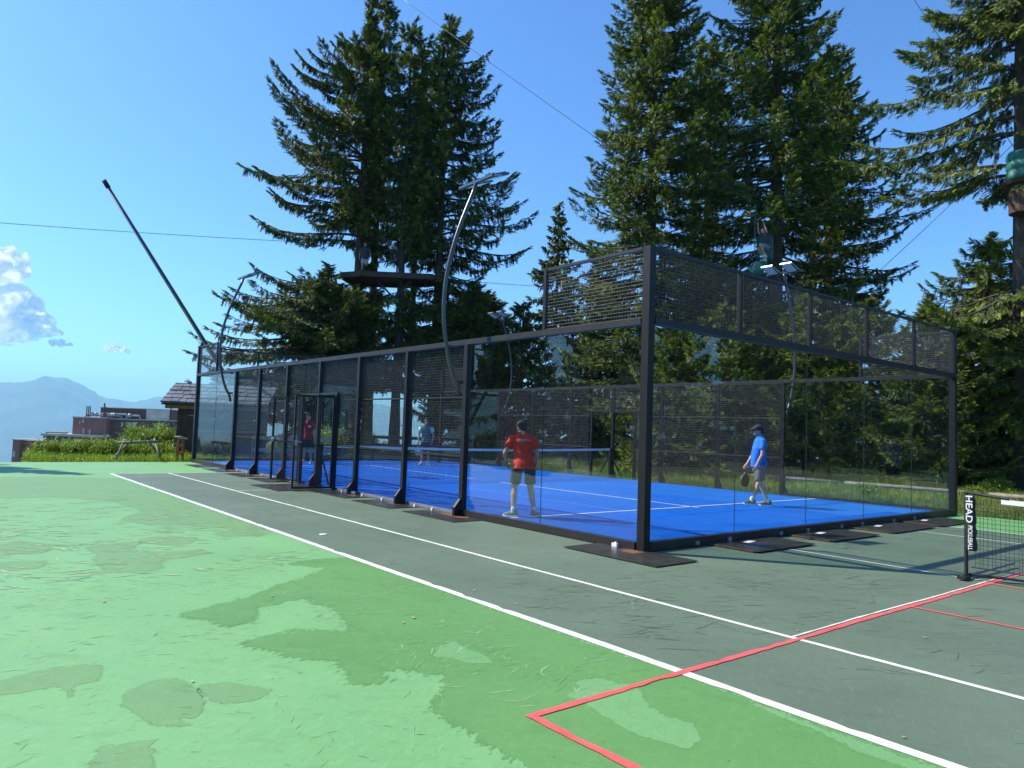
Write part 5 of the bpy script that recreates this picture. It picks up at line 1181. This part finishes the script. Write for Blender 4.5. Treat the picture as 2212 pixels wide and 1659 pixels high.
abox('roof_edge', M_['concrete'], 159, 903, 233, 905.4, -2.3, 12, ap); abox('roof_edge', M_['concrete'], 231, 904.4, 356.5, 906.4, -.3, 14, ap); abox('roof_edge', M_['concrete'], 199, 880.6, 303, 882.2, 1.8, 13, ap)
for (x0, y0, x1, y1) in ((270, 912, 288, 926), (329, 912, 348, 926), (270, 932, 288, 945), (329, 932, 348, 945)):
    f = abox('balcony', M_['claddingD'], x0 - 2, y1 - 1, x1 + 6, y1 + 3, -1.6, 0, ap); abox('window', M_['balcony'], x0, y0, x1, y1 - 1, -.25, .1, ap)
    abox('window', M_['pane'], x1 + .6, y0, x1 + 6, y1 - 1, -.2, .1, ap)
for (x0, y0, x1, y1) in ((174, 912, 176.5, 918), (180, 908, 183.5, 916), (196, 930, 199.5, 945), (183, 928, 186, 940), (256, 912, 260, 921)): abox('window', M_['concrete'] if x0 < 250 else M_['balcony'], x0, y0, x1, y1, -2.12 if x0 < 230 else -.15, -1.95 if x0 < 230 else .05, ap)
for (x, y0, y1, w) in ((214, 872, 905, 2.2), (218, 880, 905, 1), (176, 880, 904, 1.3), (180, 880, 904, 1.2), (183.5, 879, 904, 1), (350, 874, 884, 2.2), (299, 890, 898, 1)):
    abox('roof_pipe', M_['claddingD'], x - w / 2, y0, x + w / 2, y1, .5 if x < 340 else 3, .8 if x < 340 else 3.4, ap)
b = MB()
for (x0, x1, y) in ((172, 250, 899), (205, 262, 895), (262, 290, 897)):
    (a_, z_), (c_, _) = ax(x0, y), ax(x1, y); b.tube([(a_, 1.0, z_ - .8), (a_ + .3, 1.0, z_), (c_, 1.0, z_), (c_ + .3, 1.0, z_ - .8)], .28, 8)
for x in (188, 196, 232, 236, 270): (a_, z_) = ax(x, 897); b.ell((a_, .8, z_), (.6, .5, .6))
b.build('rooftop_ducts', M_['galv'], ap)
abox('lower_terrace', M_['concrete'], 103, 941, 235, 946, -4, 4, ap); abox('lower_terrace', M_['claddingD'], 106, 946, 235, 1010, -3.4, 4, ap)
b = MB(); (a_, z_), (c_, _) = ax(113, 938), ax(157, 938); b.tube([(a_, -3.6, z_ - 3), (a_, -3.6, z_), (c_, -3.6, z_)], .3, 8); b.build('terrace_pipe', M_['galv'], ap)
a2 = block('apartment_building', 'low brown flat-roofed block at the far left edge of the bushes', None, 255, 200, 1010, .0)
for nm, m, x0, y0, x1, y1, d0, d1 in (('wall', 'cladding', 29, 957, 44, 1020, -3, 5), ('wall', 'claddingD', 44, 959, 102, 1020, -1.5, 5), ('wall', 'cladding', 54, 960, 63, 1020, -2.2, -1.4), ('roof_edge', 'concrete', 28, 956, 45, 958, -3.3, 5), ('roof_edge', 'concrete', 44, 957.5, 103, 959.5, -1.8, 5), ('window', 'pane', 47, 963, 53, 974, -1.7, -1.45), ('window', 'balcony', 31, 982, 36, 994, -3.1, -2.9), ('window', 'pane', 46, 982, 53, 992, -1.7, -1.45)):
    abox(nm, M_[m], x0, y0, x1, y1, d0 + 2, d1 + 2, a2)
a3 = block('chalet', 'small pale building half hidden behind the hut', None, 255, 200, 1010, .0)
abox('wall', M_['balcony'], 386, 908, 402, 1000, 0, 8, a3); abox('roof', M_['concrete'], 384, 905, 403, 908, -.5, 8.5, a3)
for x in (389, 394, 398): abox('window', M_['pane'], x, 911, x + 2, 920, -.12, .1, a3)

# ------------------------------------------------------------------ clouds, well outside the air box
def cloudmat():
    m = bpy.data.materials.new('cloud_white'); m.use_nodes = True; nt = m.node_tree; nt.nodes.clear(); out = nt.nodes.new('ShaderNodeOutputMaterial')
    d = nt.nodes.new('ShaderNodeBsdfDiffuse'); d.inputs[0].default_value = (.95, .95, .97, 1); t = nt.nodes.new('ShaderNodeBsdfTranslucent'); t.inputs[0].default_value = (.95, .97, 1, 1)
    a = nt.nodes.new('ShaderNodeMixShader'); a.inputs[0].default_value = .75; tr = nt.nodes.new('ShaderNodeBsdfTransparent'); mx = nt.nodes.new('ShaderNodeMixShader')
    lw = nt.nodes.new('ShaderNodeLayerWeight'); lw.inputs[0].default_value = .35
    nt.links.new(d.outputs[0], a.inputs[1]); nt.links.new(t.outputs[0], a.inputs[2]); nt.links.new(ramp(nt, lw.outputs['Facing'], [(.1, (.2, .2, .2)), (.75, (1, 1, 1))]), mx.inputs[0])
    nt.links.new(a.outputs[0], mx.inputs[1]); nt.links.new(tr.outputs[0], mx.inputs[2]); nt.links.new(mx.outputs[0], out.inputs[0]); return m
CL = cloudmat()
def cloud(label, balls, D, seed, vox):
    """balls: (x, y, radius) on the photograph, D metres away"""
    b = MB(); s = D / 1574.05; c0 = at(balls[0][0], balls[0][1], D); random.seed(seed)
    for (x, y, r) in balls:
        c = at(x, y, D) - c0
        for k in range(5):
            rr_ = r * s * random.uniform(.5, 1); o = Vector((random.gauss(0, 1), random.gauss(0, 1), random.gauss(0, .6))) * r * s * .38
            b.ell(Vector(c) + o, (rr_, rr_, rr_ * .85), None, 16, 10)
    o = b.build('cloud', CL); o.location = c0; bake(o, vox * s, 1)
    me = o.data; S_ = s * 14
    for v in me.vertices:
        p = v.co / S_; n = noise.fractal(p, .8, 2.1, 5) ; v.co += v.normal * n * S_ * .28
    return put(o, 'cloud', label, 'cloud', 'clouds low in the left sky')
cloud('large cumulus with sunlit tops at the left edge of the sky', [(-20, 560, 40), (18, 548, 18), (45, 556, 12), (5, 600, 34), (48, 588, 14), (-20, 650, 60), (25, 640, 36), (60, 665, 34), (20, 700, 40), (75, 700, 32), (105, 712, 18), (-30, 710, 50), (48, 706, 34), (126, 718, 10)], 30000, 3, 4.5)
cloud('small white cloud under the right end of the large cumulus', [(112, 740, 9), (128, 738, 10), (142, 742, 7), (150, 743, 5)], 30000, 4, 1.6)
cloud('smallest wispy cloud, between the cumulus and the leaning mast', [(235, 753, 9), (248, 749, 9), (262, 755, 8), (275, 760, 5)], 30000, 5, 1.6)

# ------------------------------------------------------------------ the air
b = MB(); b.box((-19000, -19000, -990), (19000, 19000, 720)); hz_o = b.build('haze', bpy.data.materials.new('haze_air')); put(hz_o, 'haze', kind='stuff')
m = hz_o.data.materials[0]; m.use_nodes = True; nt = m.node_tree; nt.nodes.clear(); out = nt.nodes.new('ShaderNodeOutputMaterial'); pv = nt.nodes.new('ShaderNodeVolumePrincipled')
pv.inputs['Color'].default_value = (.43, .79, 1.0, 1); pv.inputs['Density'].default_value = 0.85e-4; pv.inputs['Anisotropy'].default_value = 0
nt.links.new(pv.outputs[0], out.inputs['Volume'])
